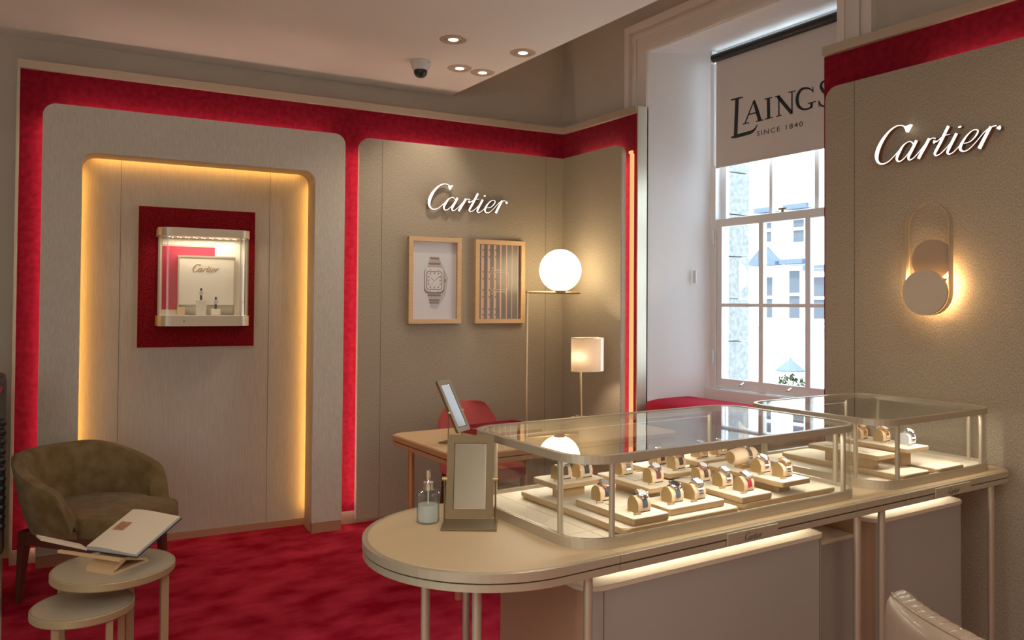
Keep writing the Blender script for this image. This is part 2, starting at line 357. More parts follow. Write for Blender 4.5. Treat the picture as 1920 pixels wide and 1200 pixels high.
# outer stonework
M['stone'] = mat('speckled_stone', (.24, .25, .24), .9, noise=30, col2=(.36, .37, .36), ndetail=6)
b = B()
for k in range(14):
    z0 = -.55 + k * .3
    box(b, 4.27, 4.50, 3.862, 4.6, z0 + .003, z0 + .297, .004); box(b, 4.27, 4.50, 2.0, 2.758, z0 + .003, z0 + .297, .004)
box(b, 4.27, 4.56, 2.0, 4.6, .62, .80); box(b, 4.27, 4.5, 2.0, 4.6, 3.3, 3.9)
struct('wall_outer_stone', b, M['stone'])
# sash window
w = thing('window_1', 'tall white timber sash window with glazing bars', 'window', (4.14, 3.31, 0)); w['kind'] = 'structure'; del w['category']; del w['label']
w['category'] = 'window'; w['label'] = 'tall white timber sash window with glazing bars over the red window seat'
_wk = [0]
def wb(x0, x1, y0, y1, z0, z1, bm):
    _wk[0] = (_wk[0] + 1) % 9; e_ = .00035 * _wk[0]; x0 += e_; x1 -= e_; y0 += e_; y1 -= e_; z0 += e_; z1 -= e_
    box(bm, x0 - 4.14, x1 - 4.14, y0 - 3.31, y1 - 3.31, z0, z1, .003)
b = B(); wb(4.135, 4.27, 3.845, 3.96, .80, 3.277, b); wb(4.135, 4.27, 2.70, 2.79, .80, 3.277, b); wb(4.10, 4.27, 2.70, 3.95, .765, .93, b); wb(4.135, 4.27, 2.7, 3.95, 3.255, 3.277, b)
wb(4.19, 4.20, 3.80, 3.85, .93, 3.25, b)
obj('window_frame', b, M['white_paint'], w)
b = B(); X0, X1 = 4.145, 4.185
wb(X0, X1, 3.797, 3.846, .93, 2.10, b); wb(X0, X1, 2.79, 2.835, .93, 2.10, b)
wb(X0, X1, 2.79, 3.846, .93, 1.005, b); wb(X0, X1, 2.79, 3.846, 2.045, 2.10, b)
for y in (3.463, 3.105): wb(X0, X1, y - .019, y + .019, .93, 2.10, b)
wb(X0, X1, 2.79, 3.846, 1.492, 1.518, b)
obj('lower_sash', b, M['white_paint'], w)
b = B(); X0, X1 = 4.192, 4.232
wb(X0, X1, 3.806, 3.85, 2.05, 3.25, b); wb(X0, X1, 2.79, 2.83, 2.05, 3.25, b); wb(X0, X1, 2.79, 3.85, 2.05, 2.095, b); wb(X0, X1, 2.79, 3.85, 3.22, 3.25, b)
for y in (3.425, 3.075): wb(X0, X1, y - .016, y + .016, 2.05, 3.25, b)
wb(X0, X1, 2.79, 3.85, 2.62, 2.645, b)
obj('upper_sash', b, M['white_paint'], w)
b = B(); wb(4.163, 4.167, 2.80, 3.84, .95, 2.08, b); wb(4.210, 4.214, 2.80, 3.84, 2.07, 3.23, b)
obj('glass_pane', b, M['win_glass'], w)
for y in (3.60, 3.22):
    b = B(); cyl(b, (.0, y - 3.31, .985), (-.03, y - 3.31, .972), .006); cyl(b, (-.03, y - 3.325, .972), (-.03, y - 3.295, .972), .005); obj('sash_lift', b, M['steel'], w)
b = B(); cyl(b, (.03, 3.31 - 3.31, 2.10), (.03, 0, 2.125), .009); cyl(b, (.03, -.03, 2.125), (.03, .03, 2.125), .006); obj('sash_catch', b, M['bronze'], w)
for z in (1.15, 1.98):
    b = B(); wb(4.128, 4.136, 3.846, 3.868, z - .05, z + .05, b); obj('hinge', b, M['steel'], w)

# ------------------------------------------------------------------ red and woven wall build-out on the back wall
TH = 2.835
t = thing('red_velvet_backing', 'crimson velvet wall backing glowing around the woven panels of the back wall', 'wall covering', (0, 0, 0), WA)
cA = 3.205
b = B(); prism(b, [(-.432, 0), (-.16, 0), (-.16, 2.42), (1.275, 2.42), (1.275, 0), (cA, 0), (cA, TH), (-.432, TH)], 5.30, 5.33, 'y')
obj('velvet_board', b, M['red_velvet'], t)
for a_, c_ in ((-.445, -.2), (1.30, cA)):
    b = B(); box(b, a_, c_, 5.288, 5.30, 0, .083); obj('skirting', b, M['champ_trim'], t)
b = B(); box(b, -.447, cA + .003, 5.275, 5.45, TH, TH + .05, .002)
obj('top_trim', b, M['champ_trim'], t)
b = B(); box(b, -.447, -.432, 5.285, 5.45, .083, TH); obj('edge_trim', b, M['champ_trim'], t)
t = thing('red_velvet_backing', 'crimson velvet wall backing beside the tall window, with an amber light bar', 'wall covering', (3.669, 4.118, 0), RB)
yc = 4.118 - 5.0
b = B(); box(b, yc, 0, 0, .03, 0, TH); obj('velvet_board', b, M['red_velvet'], t)
b = B(); box(b, yc, .0, -.028, .10, TH, TH + .05, .002); obj('top_trim', b, M['champ_trim'], t)
b = B(); box(b, -.004, .006, -.012, .098, 0, TH + .05, .0015); obj('end_board', b, M['champagne'], t)
b = B(); box(b, -.2, 0, -.012, 0, 0, .083); obj('skirting', b, M['champ_trim'], t)
t = thing('red_velvet_backing', 'crimson velvet wall backing above the wall light panel right of the window', 'wall covering', (3.669, 2.638, 0), RB)
b = B(); box(b, 0, 4.6, 0, .03, 0, TH); obj('velvet_board', b, M['red_velvet'], t)
b = B(); box(b, 0, 4.6, -.028, .09, TH, TH + .05, .002); obj('top_trim', b, M['champ_trim'], t)
b = B(); box(b, -.006, 0.0, 0, .09, 0, TH); obj('end_board', b, M['red_velvet'], t)

# light woven arch panel round the niche
t = thing('arched_wall_panel', 'pale woven arch panel framing the amber-lit niche', 'wall panel', (0, 0, 0), WA)
NL, NR, NT = -.113, 1.230, 2.362
out = [(-.31, .066)] + [(NL, .066)] + arc(NL + .07, NT - .07, .07, 180, 90) + arc(NR - .07, NT - .07, .07, 90, 0) + [(NR, .066), (1.428, .066)] + arc(1.428 - .07, 2.625 - .07, .07, 0, 90) + arc(-.31 + .07, 2.625 - .07, .07, 90, 180)
b = B(); prism(b, out, 5.165, 5.212, 'y'); obj('woven_panel', b, M['fabric_light'], t)
for a_, c_ in ((-.308, NL - .002), (NR + .002, 1.426)):
    b = B(); box(b, a_, c_, 5.167, 5.212, 0, .064); obj('skirting', b, M['skirting'], t)
def open_ring(bm, L, Rr_, T, r, th, y0, y1, zb=0.0):
    o = [(L, zb)] + arc(L + r, T - r, r, 180, 90) + arc(Rr_ - r, T - r, r, 90, 0) + [(Rr_, zb)]
    i = [(L + th, zb)] + arc(L + r, T - r, r - th, 180, 90) + arc(Rr_ - r, T - r, r - th, 90, 0) + [(Rr_ - th, zb)]
    V = [[bm.verts.new((p[0], y, p[1])) for p in S] for S in (o, i) for y in (y0, y1)]
    for k in range(len(o) - 1):
        for q in ((V[0][k], V[0][k + 1], V[1][k + 1], V[1][k]), (V[2][k], V[3][k], V[3][k + 1], V[2][k + 1]), (V[0][k], V[2][k], V[2][k + 1], V[0][k + 1]), (V[1][k], V[1][k + 1], V[3][k + 1], V[3][k])): bm.faces.new(q)
    for k in (0, len(o) - 1): bm.faces.new((V[0][k], V[1][k], V[3][k], V[2][k]))
    return bm
b = open_ring(B(), NL - .016, NR + .016, NT + .016, .086, .016, 5.2125, 5.362); obj('jamb_lining', b, M['champ_trim'], t)
b = B(); box(b, NL - .030, NL - .020, 5.366, 5.376, .10, NT - .06); box(b, NR + .020, NR + .030, 5.366, 5.376, .10, NT - .06); box(b, NL + .05, NR - .05, 5.366, 5.376, NT + .020, NT + .030)
obj('niche_light_strip', b, M['led_warm'], t)
b = B()
box(b, -.296, -.288, 5.250, 5.258, .09, 2.54); box(b, 1.400, 1.408, 5.250, 5.258, .09, 2.54); box(b, -.22, 1.34, 5.250, 5.258, 2.594, 2.602)
obj('rear_light_strip', b, M['led_red'], t)
t = thing('niche_back_panel', 'woven back panel inside the amber-lit niche behind the small wall showcase', 'wall panel', (0, 0, 0), WA)
b = B(); box(b, -.22, 1.34, 5.415, 5.432, .044, 2.46); obj('woven_panel', b, M['fabric_niche'], t)
b = B(); box(b, -.22, 1.34, 5.405, 5.432, 0, .044); obj('skirting', b, M['skirting'], t)
for a in (.097, .989):
    b = B(); box(b, a - .001, a + .001, 5.4142, 5.416, .044, 2.46); obj('seam', b, M['dark'], t)

# tan woven panels
def tan_panel(t, x0, x1, r0, r1, seams, top=2.618, d=.045):
    pts = [(x0, .053), (x1, .053)] + (arc(x1 - .07, top - .07, .07, 0, 90) if r1 else [(x1, top)]) + (arc(x0 + .07, top - .07, .07, 90, 180) if r0 else [(x0, top)])
    b = B(); prism(b, pts, 0, .012, 'y'); obj('woven_panel', b, M['fabric_tan'], t)
    b = B(); prism(b, pts, .012, d, 'y'); obj('panel_body', b, M['fabric_light'] if r1 and not r0 else M['champ_trim'], t)
    for a in seams:
        b = B(); box(b, a - .0012, a + .0012, -.0006, .002, .053, top - .002); obj('seam', b, M['dark'], t)
t = thing('tan_wall_panel', 'tan woven wall panel behind the desk, carrying the lit script sign and two framed prints', 'wall panel', (*Apt(1.527, 5.165)[:2], 0), WA)
import mathutils
# corner where both panel fronts meet
xf = 3.569; yf = (5.165 - xf * (-math.sin(WA))) / math.cos(WA)
LA = (xf - Apt(1.527, 5.165)[0]) / math.cos(WA)
tan_panel(t, 0, LA + .01, True, False, (.157, 1.444))
b = B(); box(b, .022, .030, .085, .093, .12, 2.53); box(b, .09, LA - .10, .085, .093, 2.586, 2.594); obj('rear_light_strip', b, M['led_red'], t)
t = thing('tan_wall_panel', 'narrow tan woven wall panel between the globe lamp corner and the window', 'wall panel', (xf, yf, 0), RB)
LB = yf - 4.186
tan_panel(t, -.01, LB, False, True, ())
b = B(); box(b, 0.10, LB - .10, .060, .068, 2.586, 2.594); box(b, LB - .075, LB - .067, .060, .068, .12, 2.53); obj('rear_light_strip', b, M['led_red'], t)
b = B(); box(b, yf - 4.182, yf - 4.148, .075, .090, .1, 2.555, .004); box(b, yf - 4.183, yf - 4.150, .066, .082, 2.555, 2.575, .002); obj('light_bar', b, M['led_bar'], t)
t = thing('tan_wall_panel', 'large tan woven wall panel carrying the bigger lit script sign and the oval wall light', 'wall panel', (xf, 2.566, 0), RB)
tan_panel(t, 0, 4.5, True, False, (.168,), top=2.635)
b = B(); box(b, .50, 4.3, .062, .070, 2.602, 2.610); obj('rear_light_strip', b, M['led_red'], t)

# ------------------------------------------------------------------ window blind and seat
t = thing('roller_blind', 'grey-beige roller blind with dark slate lettering pulled over the top of the window', 'blind', (4.085, 3.285, 3.207), RB)
b = B(); cyl(b, (-.535, 0, 0), (.56, 0, 0), .028, seg=24); obj('roller', b, M['black'], t)
b = B(); box(b, -.522, .55, .012, .0145, -.752, .01); box(b, -.522, .55, .008, .0185, -.762, -.746, .003)
M['blind'] = mat('blind_fabric', (.66, .60, .57), .9); obj('fabric', b, M['blind'], t)
b = B()
for s in LAINGS: ribbon(b, [(p[0] + 3.285, p[1] - 3.207, p[2]) for p in s], .0108, .0112, 5, 0, 0)
obj('lettering', b, M['logo_teal'], t)
def text_mesh(s, size):
    cu = bpy.data.curves.new('txt', 'FONT'); cu.body = s; cu.size = size; cu.space_character = 1.25; cu.resolution_u = 3; cu.extrude = .0002
    o = bpy.data.objects.new('txt', cu); C.objects.link(o); bpy.context.view_layer.update()
    me = bpy.data.meshes.new_from_object(o.evaluated_get(bpy.context.evaluated_depsgraph_get()))
    bpy.data.objects.remove(o); return me
me = text_mesh('SINCE 1840', .052); xs = [v.co.x for v in me.vertices]; wdt = max(xs) - min(xs)
b = B(); b.from_mesh(me); k = .352 / wdt
for v in b.verts: v.co = Vector((v.co.x * k - 3.456 + 3.285, .0108 - v.co.z, 2.607 - 3.207 + v.co.y * .85))
obj('small_lettering', b, M['logo_teal'], t)
for x in (-.55,):
    b = B(); box(b, x - .008, x + .012, -.012, .04, -.03, .055); obj('bracket', b, M['white_paint'], t)
b = B(); cyl(b, (-.538, .01, -.02), (-.538, .01, -.74), .003, seg=8); obj('guide_wire', b, M['white_paint'], t)
b = B(); box(b, -.012, .012, -.008, .002, -.045, .045, .003); bb = obj('remote_control', b, M['white_paint'], None, (4.03, 3.937, 1.70), RB + .5)
tag(bb, 'small white blind remote holder fixed to the window reveal', 'remote holder')
b = B(); n = 16
pts = rrect(3.66, 4.115, 2.72, 4.06, .03, 4)
for z, ins in ((.765, .004), (.775, 0), (.83, 0), (.85, .012), (.868, .05), (.880, .13)):
    pass
rings = []
for z, ins in ((.766, .006), (.775, 0), (.828, 0), (.842, .010), (.858, .05), (.872, .12)):
    rings.append([b.verts.new((x, y, z)) for x, y in rrect(3.69 + ins, 4.115 - ins, 2.70 + ins, 4.075 - ins, .03, 4)])
for a, c in zip(rings[:-1], rings[1:]):
    for k in range(len(a)): b.faces.new((a[k], a[(k + 1) % len(a)], c[(k + 1) % len(a)], c[k]))
b.faces.new(rings[0]); b.faces.new(rings[-1])
tag(obj('window_seat_cushion', b, M['red_seat'], smooth=True), 'crimson woven seat cushion filling the window recess', 'cushion')

# ------------------------------------------------------------------ outside, across the street
M['facade'] = mat('pale_stucco', (.82, .80, .76), .9); M['slate'] = mat('blue_grey_stone', (.09, .115, .15), .9, spec=.1)
M['out_pane'] = mat('dark_window_pane', (.075, .085, .095), .7, spec=.1); M['street'] = mat('street_paving', (.45, .45, .44), .9)
struct('ground_street', box(B(), 4.6, 40, -25, 45, -3.2, -3.0), M['street'])
t = thing('stucco_building', 'bright pale stucco building across the street with blue-grey window pediments', 'building', (14, 11.4, -3))
b = B(); box(b, 0, 5, -16, 14, 0, 14); box(b, -.10, 0.01, -16, 14, 4.05, 4.13); box(b, -.12, .01, -16, 14, 6.55, 6.68); obj('wall', b, M['facade'], t)
def fwin(y, z0, z1, wd, ped):
    b = B(); box(b, -.06, .02, y - wd / 2 - .08, y + wd / 2 + .08, z0 - .08, z1 + .1); o = obj('window', b, M['facade'], t)
    b = B(); box(b, -.065, .03, y - wd / 2, y + wd / 2, z0, z1); obj('pane', b, M['out_pane'], o)
    b = B(); box(b, -.09, -.05, y - wd / 2, y + wd / 2, (z0 + z1) / 2 - .03, (z0 + z1) / 2 + .03); obj('glazing_bar', b, M['facade'], o)
    if ped:
        b = B(); w2 = wd / 2 + .22
        prism(b, [(y - w2, z1 + .25), (y + w2, z1 + .25), (y + w2, z1 + .33), (y, z1 + .66), (y - w2, z1 + .33)], -.25, -.02, 'x'); obj('pediment', b, M['slate'], t)
    else:
        b = B(); box(b, -.2, .0, y - wd / 2 - .16, y + wd / 2 + .16, z1 + .14, z1 + .24); obj('window_hood', b, M['slate'], t)
fwin(11.47 - 11.4, 4.25, 5.13, .28, True); fwin(10.76 - 11.4, 4.25, 5.25, .26, False); fwin(10.15 - 11.4, 4.25, 5.1, .30, False); fwin(9.4 - 11.4, 4.25, 5.2, .28, True)
fwin(11.46 - 11.4, 5.9, 6.4, .20, False); fwin(10.66 - 11.4, 5.85, 6.4, .26, False); fwin(12.4 - 11.4, 4.25, 5.2, .26, False); fwin(13.6 - 11.4, 4.25, 5.2, .28, True)
b = B()
for k in range(4): box(b, -.15, .02, 12.15 - 11.4 - .05, 12.65 - 11.4, 3.55 - k * .33, 3.62 - k * .33)
obj('string_course', b, mat('pink_sandstone', (.095, .070, .060), .9, spec=.1), t)
M['leaf'] = mat('pale_leaves', (.06, .08, .04), .8, spec=.1)
t = thing('trimmed_shrub', 'small round shrub outside under a little pointed canopy', 'shrub', (12.9, 10.05, -2.72))
b = B()
for k in range(420):
    th = random.uniform(0, 2 * PI); ph = math.acos(random.uniform(-1, 1)); r = .30 * random.uniform(.75, 1.05)
    c = Vector((r * math.sin(ph) * math.cos(th), r * math.sin(ph) * math.sin(th), 2.62 + r * .85 * math.cos(ph)))
    d1 = Vector((random.uniform(-1, 1), random.uniform(-1, 1), random.uniform(-1, 1))).normalized() * .05; d2 = d1.cross(c.normalized() + Vector((.1, .2, .3))).normalized() * .025
    b.faces.new([b.verts.new(c - d1), b.verts.new(c + d2), b.verts.new(c + d1), b.verts.new(c - d2)])
obj('foliage', b, M['leaf'], t)
b = B(); cyl(b, (0, 0, -.28), (0, 0, 2.5), .03); obj('stem', b, M['walnut'], t)
b = B(); lathe(b, [(.0, 3.25), (.03, 3.18), (.27, 2.98), (.27, 2.95), (0, 2.95)], seg=12); obj('canopy', b, M['slate'], t)

# ------------------------------------------------------------------ ceiling fittings
def downlight(x, y, label):
    t = thing('downlight', label, 'downlight', (x, y, 3.055), 0, 'recessed downlights in the ceiling corner')
    b = B(); lathe(b, [(.050, .002), (.052, -.004), (.078, -.004), (.082, .001)], seg=32); obj('bezel', b, M['champ_trim'], t, smooth=True)
    b = B(); lathe(b, [(.050, -.001), (.044, -.0045), (.030, -.002)], seg=32); obj('baffle', b, M['champagne'], t, smooth=True)
    b = B(); lathe(b, [(.030, -.003), (.0, -.0045)], seg=24); obj('lamp', b, M['downlight'], t)
    return t
DL = [(2.186, 4.075, 'recessed ceiling downlight farthest from the ceiling edge and the dome camera', (1.9, 4.9, 1.6), 14),
      (2.66, 4.05, 'recessed ceiling downlight standing alone close to the sloping ceiling edge', (2.9, 2.9, .8), 14),
      (2.49, 4.55, 'brightest recessed downlight, the one nearest the dome camera', (2.35, 5.05, 1.9), 17),
      (2.665, 4.55, 'recessed ceiling downlight in the very corner of the lowered ceiling', (2.7, 4.0, .7), 14)]
for x, y, l, tg, e in DL:
    downlight(x, y, l)
    light('downlight_beam', 'SPOT', (x, y, 3.035), e * 1.5, (1, .86, .68), .03, target=tg, spot=75, blend=.9)
# added spots without fittings for the rest of the shop, brightening counter and desk
for x, y, tg, e in ((1.2, 3.6, (.9, 3.9, 0), 14), (.5, 2.6, (.5, 3.6, .2), 12), (.9, 1.3, (1.1, 1.95, .8), 15), (1.9, 1.4, (2.0, 2.0, .8), 9), (2.7, 1.5, (2.9, 2.0, .8), 9), (2.5, .9, (3.5, 1.4, 1.6), 12), (1.5, 3.0, (1.9, 3.7, .7), 16)):
    light('downlight_beam', 'SPOT', (x, y, 3.03), e, (1, .84, .66), .05, target=tg, spot=80, blend=.9)
t = thing('dome_camera', 'white and black dome security camera on the ceiling', 'security camera', (2.21, 4.56, 3.055))
b = B(); lathe(b, [(0, 0), (.066, 0), (.066, -.008), (.060, -.035), (.046, -.060), (0, -.060)], seg=40); obj('housing', b, mat('white_plastic', (.62, .60, .55), .4), t, smooth=True)
b = B(); lathe(b, [(.042, -.058), (.043, -.072), (.038, -.088), (.026, -.101), (.010, -.107), (0, -.108)], seg=32); obj('lens_dome', b, M['black'], t, smooth=True)
b = B(); box(b, .02, .026, -.060, -.055, -.022, -.012); obj('indicator', b, M['black'], t)
# cabinet at the far side of the entrance
t = thing('jewellery_stand', 'dark display cabinet cropped by the picture edge beyond the armchair', 'cabinet', (-.2, 4.62, 0))
b = B(); box(b, -.25, .178, -.12, .18, 0, .27); obj('plinth', b, M['stone_floor'], t)
b = B(); box(b, -.25, .205, -.10, .16, .27, 1.14, .03); obj('body', b, M['dark'], t)
b = B()
for k in range(12): lathe(b, [(0, .02), (.014, .014), (.02, 0), (.014, -.014), (0, -.02)], .19, -.112, 12, 0, .42 + k * .045)
obj('bead_strand', b, M['black'], t, smooth=True)
b = B(); quadbox(b, (.06, -.106, .82), (.12, 0, .27), (0, .004, 0), (.012, 0, -.006)); obj('red_stripe', b, M['red_leather'], t)
# ------------------------------------------------------------------ script signs
def logo(bm, cx, cz, w, y0, y1, k=3, fm=0, sm=1):
    for s in LOGO: ribbon(bm, [(p[0] * w + cx, p[1] * w + cz, p[2] * w * 1.03) for p in s], y0, y1, k, fm, sm)
    v = [(p[0] * w + cx, p[1] * w + cz) for p in LOGO_TRI]
    prism(bm, v, y0, y1, 'y', fm)
    return bm
t = thing('script_sign', 'smaller white lit script lettering above the two framed prints', 'sign', (*Apt(2.318, 5.135)[:2], 2.252), WA)
b = logo(B(), 0, .0, .605, 0, .016); obj('lettering', b, [M['sign_face'], M['sign_side']], t)
t = thing('script_sign', 'larger white lit script lettering with rust-coloured sides above the oval wall light', 'sign', (3.532, 1.975, 2.271), RB)
b = logo(B(), 0, 0, .558, 0, .024); obj('lettering', b, [M['sign_face'], M['sign_side']], t)

# ------------------------------------------------------------------ framed prints
def frame(label, a0, a1, z0=1.361, z1=1.965):
    t = thing('framed_print', label, 'picture', (*Apt((a0 + a1) / 2, 5.163)[:2], (z0 + z1) / 2), WA, 'oak framed prints')
    hw, hh = (a1 - a0) / 2, (z1 - z0) / 2; th = .032
    b = B(); box(b, -hw, hw, -.04, 0, hh - th, hh, .001); box(b, -hw, hw, -.04, 0, -hh, -hh + th, .001)
    box(b, -hw, -hw + th, -.04, 0, -hh + th, hh - th, .001); box(b, hw - th, hw, -.04, 0, -hh + th, hh - th, .001)
    obj('frame', b, M['oak'], t)
    return t, hw - th, hh - th
M['paper'] = mat('print_paper', (.62, .60, .62), .7); M['ink1'] = mat('ink_mid_grey', (.22, .20, .20), .7); M['ink2'] = mat('ink_rose', (.50, .36, .31), .7)
M['ink3'] = mat('ink_light', (.66, .62, .62), .7); M['ink4'] = mat('ink_soft_shadow', (.46, .43, .44), .7); M['ink5'] = mat('ink_dark', (.06, .06, .07), .7)
t, w_, h_ = frame('framed print of a square steel wristwatch on a white ground', 1.868, 2.262)
b = B(); box(b, -w_, w_, -.014, -.010, -h_, h_); obj('print', b, M['paper'], t)
def flat(bm, pts, y, mi):
    f = bm.faces.new([bm.verts.new((p[0], y, p[1])) for p in pts]); f.material_index = mi
b = B()
flat(b, [(-.02, .16), (.04, .15), (.105, .02), (.085, -.10), (.02, -.20), (-.03, -.19)], -.0142, 2)     # printed soft shadow shape
for k in range(5):                                            # bracelet links
    zz = .155 - k * .019; w2 = .036 + k * .0045
    flat(b, [(-w2, zz - .008), (w2, zz - .008), (w2, zz + .008), (-w2, zz + .008)], -.0145, 0 if k in (0, 2) else 1)
    zz = -.155 + k * .017
    flat(b, [(-w2, zz - .007), (w2, zz - .007), (w2, zz + .007), (-w2, zz + .007)], -.0145, 0 if k in (0, 1, 3) else 1)
flat(b, rrect(-.076, .076, -.092, .085, .03, 5), -.0150, 0)
flat(b, rrect(-.070, .070, -.080, .092, .035, 5), -.0152, 3)
flat(b, rrect(-.060, .060, -.066, .066, .018, 5), -.0154, 0)
flat(b, rrect(-.054, .054, -.060, .060, .015, 5), -.0156, 3)
for i, (x, z) in enumerate([(-.03, .048), (0, .050), (.03, .048), (-.044, .025), (.044, .025), (-.044, 0), (.044, 0), (-.044, -.025), (.044, -.025), (-.03, -.046), (0, -.048), (.03, -.046)]):
    flat(b, [(x - .006, z - .006), (x - .002, z - .006), (x + .001, z + .006), (x - .003, z + .006)], -.0158, 4)
    flat(b, [(x + .002, z - .006), (x + .005, z - .006), (x + .005, z + .006), (x + .002, z + .006)], -.0158, 4)
flat(b, [(-.002, -.003), (.001, -.003), (-.024, .020), (-.027, .018)], -.016, 4); flat(b, [(-.001, -.003), (.002, -.003), (.038, .028), (.035, .030)], -.016, 4); flat(b, [(0, 0), (.001, 0), (-.022, -.032), (-.023, -.031)], -.016, 4)
for x, z in ((-.03, .074), (.03, .074), (-.03, -.078), (.03, -.078)): flat(b, rrect(x - .004, x + .004, z - .004, z + .004, .0039, 3), -.016, 0)
flat(b, rrect(.070, .088, -.012, .012, .005, 3), -.0151, 0)
obj('watch_image', b, [M['ink1'], M['ink2'], M['ink4'], M['ink3'], M['ink5']], t)
t, w_, h_ = frame('framed striped print with a rounded square outline beside the globe lamp', 2.372, 2.774)
M['print_dark'] = mat('print_grey_brown', (.16, .15, .15), .25, noise=3, col2=(.22, .19, .16)); M['line_copper'] = mat('print_rose_line', (.62, .42, .36), .4)
b = B(); box(b, -w_, w_, -.014, -.010, -h_, h_); obj('print', b, M['print_dark'], t)
b = B()
for k, x in enumerate((-.135, -.085, -.035, .012, .060, .105, .155)):
    w2 = (.011, .010, .009, .006, .004, .0025, .004)[k]; flat(b, [(x - w2, -h_ + .002), (x + w2, -h_ + .002), (x + w2, h_ - .002), (x - w2, h_ - .002)], -.0142, 0)
    if k < 3:
        for z in (.23, .18, .07, .02, -.06, -.11, -.20, -.24): flat(b, rrect(x - .001, x + .011, z - .006, z + .006, .0055, 3), -.0146, 1)
def fring(bm, x0, x1, z0, z1, r, th, y, mi):
    ring(bm, rrect(x0, x1, z0, z1, r, 6), rrect(x0 + th, x1 - th, z0 + th, z1 - th, r - th, 6), y, y + .0001, 'y', mi)
fring(b, -.078, .078, -.075, .09, .045, .005, -.0150, 0); fring(b, -.062, .062, -.058, .072, .03, .0035, -.0150, 0)
for x in (-.055, .055):
    for z in (-.085, .10): flat(b, rrect(x - .006, x + .006, z - .006, z + .006, .0055, 3), -.0151, 0)
obj('line_drawing', b, [M['line_copper'], M['print_dark']], t)

# ------------------------------------------------------------------ showcase in the niche
t = thing('velvet_mount', 'dark red speckled board behind the little wall showcase', 'board', (*Apt(.545, 5.415)[:2], 1.655), WA)
b = B(); box(b, -.348, .348, -.014, 0, -.440, .440); obj('board', b, M['red_board'], t)
b = B(); box(b, -.352, .352, -.008, 0, -.446, .446); obj('border', b, M['champ_trim'], t)
t = thing('wall_showcase', 'lit glass wall showcase with champagne bands mounted on the dark red board', 'showcase', (*Apt(.568, 5.401)[:2], 1.352), WA)
ow, dp = .270, -.205
def outl(ins, r=.075): return rrect(-ow + ins, ow - ins, dp + ins, 0, [0, 0, r - ins, r - ins])
for nm, z0, z1 in (('bottom_band', 0, .062), ('top_band', .553, .603)):
    b = B(); prism(b, outl(0), z0, z1, bev=.002); obj(nm, b, M['champagne'], t)
b = B(); prism(b, outl(.012), .062, .066); obj('floor_pad', b, M['cream_board'], t)
b = B(); box(b, -ow + .01, ow - .01, -.010, 0, .062, .553); obj('back', b, M['cream_board'], t)
b = B(); ring(b, outl(.004), outl(.008), .062, .553); obj('glass', b, M['glass'], t)
for x in (-ow + .006, ow - .018):
    b = B(); box(b, x, x + .012, -.10, -.088, .062, .553); obj('glass_edge_trim', b, M['champagne'], t)
for x in (-ow + .052, ow - .064):
    b = B(); box(b, x, x + .004, dp + .010, dp + .014, .062, .553); obj('glass_edge_trim', b, M['champagne'], t)
b = B(); box(b, -.235, -.13, -.014, -.0102, .10, .50); box(b, -.13, .075, -.014, -.0102, .42, .50); obj('painted_red_reflection', b, mat('red_reflection_colour', (.50, .03, .07), .8), t)  # reflection of the red wall, painted on as flat red pieces
b = B(); box(b, -.235, .075, -.016, -.0102, .508, .545); obj('painted_cream_reflection', b, M['cream_board'], t)  # pale band of the same painted reflection
b = B(); box(b, -.138, .19, -.045, -.030, .13, .43, .002); o = obj('logo_board', b, M['cream_board'], t)
b = logo(B(), .02, .365, .155, -.0475, -.0455, 3, 0, 0); obj('lettering', b, mat('gilt_lettering', (.34, .21, .07), .5), o)
b = B(); ring(b, rrect(-.146, .198, .07, .442, .002, 2), rrect(-.138, .190, .07, .43, .002, 2), -.05, -.012, 'y'); obj('board_frame', b, M['champagne'], t)
for k in range(9):
    for r in range(2):
        b = B(); lathe(b, [(.0055, .0), (.0, -.001)], -.20 + k * .047 + r * .02, -.10 + .045 * r, 12, 0, .552); obj('led', b, M['led_small'], t)
b = B(); cyl(b, (-.12, dp - .002, .030), (-.12, dp + .002, .030), .004, seg=12); obj('lock', b, M['black'], t)
light('showcase_light', 'AREA', (*Apt(.568, 5.30)[:2], 1.895), 1.5, (1, .84, .62), .42, .10, target=(*Apt(.568, 5.30)[:2], 0))
def plinth(a, w, h, label):
    q = Apt(a, 5.285)
    p = thing('display_plinth', label, 'display plinth', (q[0], q[1], 1.418), WA)
    b = B(); box(b, -w / 2, w / 2, -w / 2, w / 2, 0, h, .002); obj('block', b, M['cream_board'], p)
    return (q[0], q[1], 1.418 + h)
def small_watch(loc, label):
    t = thing('wristwatch', label, 'watch', loc, WA, 'watches in the wall showcase')
    b = B(); box(b, -.007, .007, -.004, .004, 0, .032, .002); obj('strap', b, M['black'], t)
    b = B(); box(b, -.006, .006, -.004, .004, .056, .075, .002); obj('strap', b, M['black'], t)
    b = B(); cyl(b, (0, .004, .044), (0, -.005, .044), .0145, seg=24); cyl(b, (.014, 0, .044), (.018, 0, .044), .002, seg=8); obj('case', b, M['steel'], t)
    b = B(); cyl(b, (0, -.005, .044), (0, -.0056, .044), .0115, seg=24); obj('dial', b, M['paper'], t)
small_watch(plinth(.553, .056, .095, 'taller cream plinth under a watch in the wall showcase'), 'small steel watch on the taller plinth in the wall showcase')
small_watch(plinth(.640, .052, .040, 'lower cream plinth under a watch in the wall showcase'), 'small steel watch on the lower plinth in the wall showcase')
q = Apt(.44, 5.33); p = thing('display_plinth', 'small empty gilt-edged block beside the painted red reflection in the wall showcase', 'display plinth', (q[0], q[1], 1.418), WA)
b = B(); box(b, -.022, .022, -.02, .02, 0, .048, .002); obj('block', b, M['leatherette'], p)

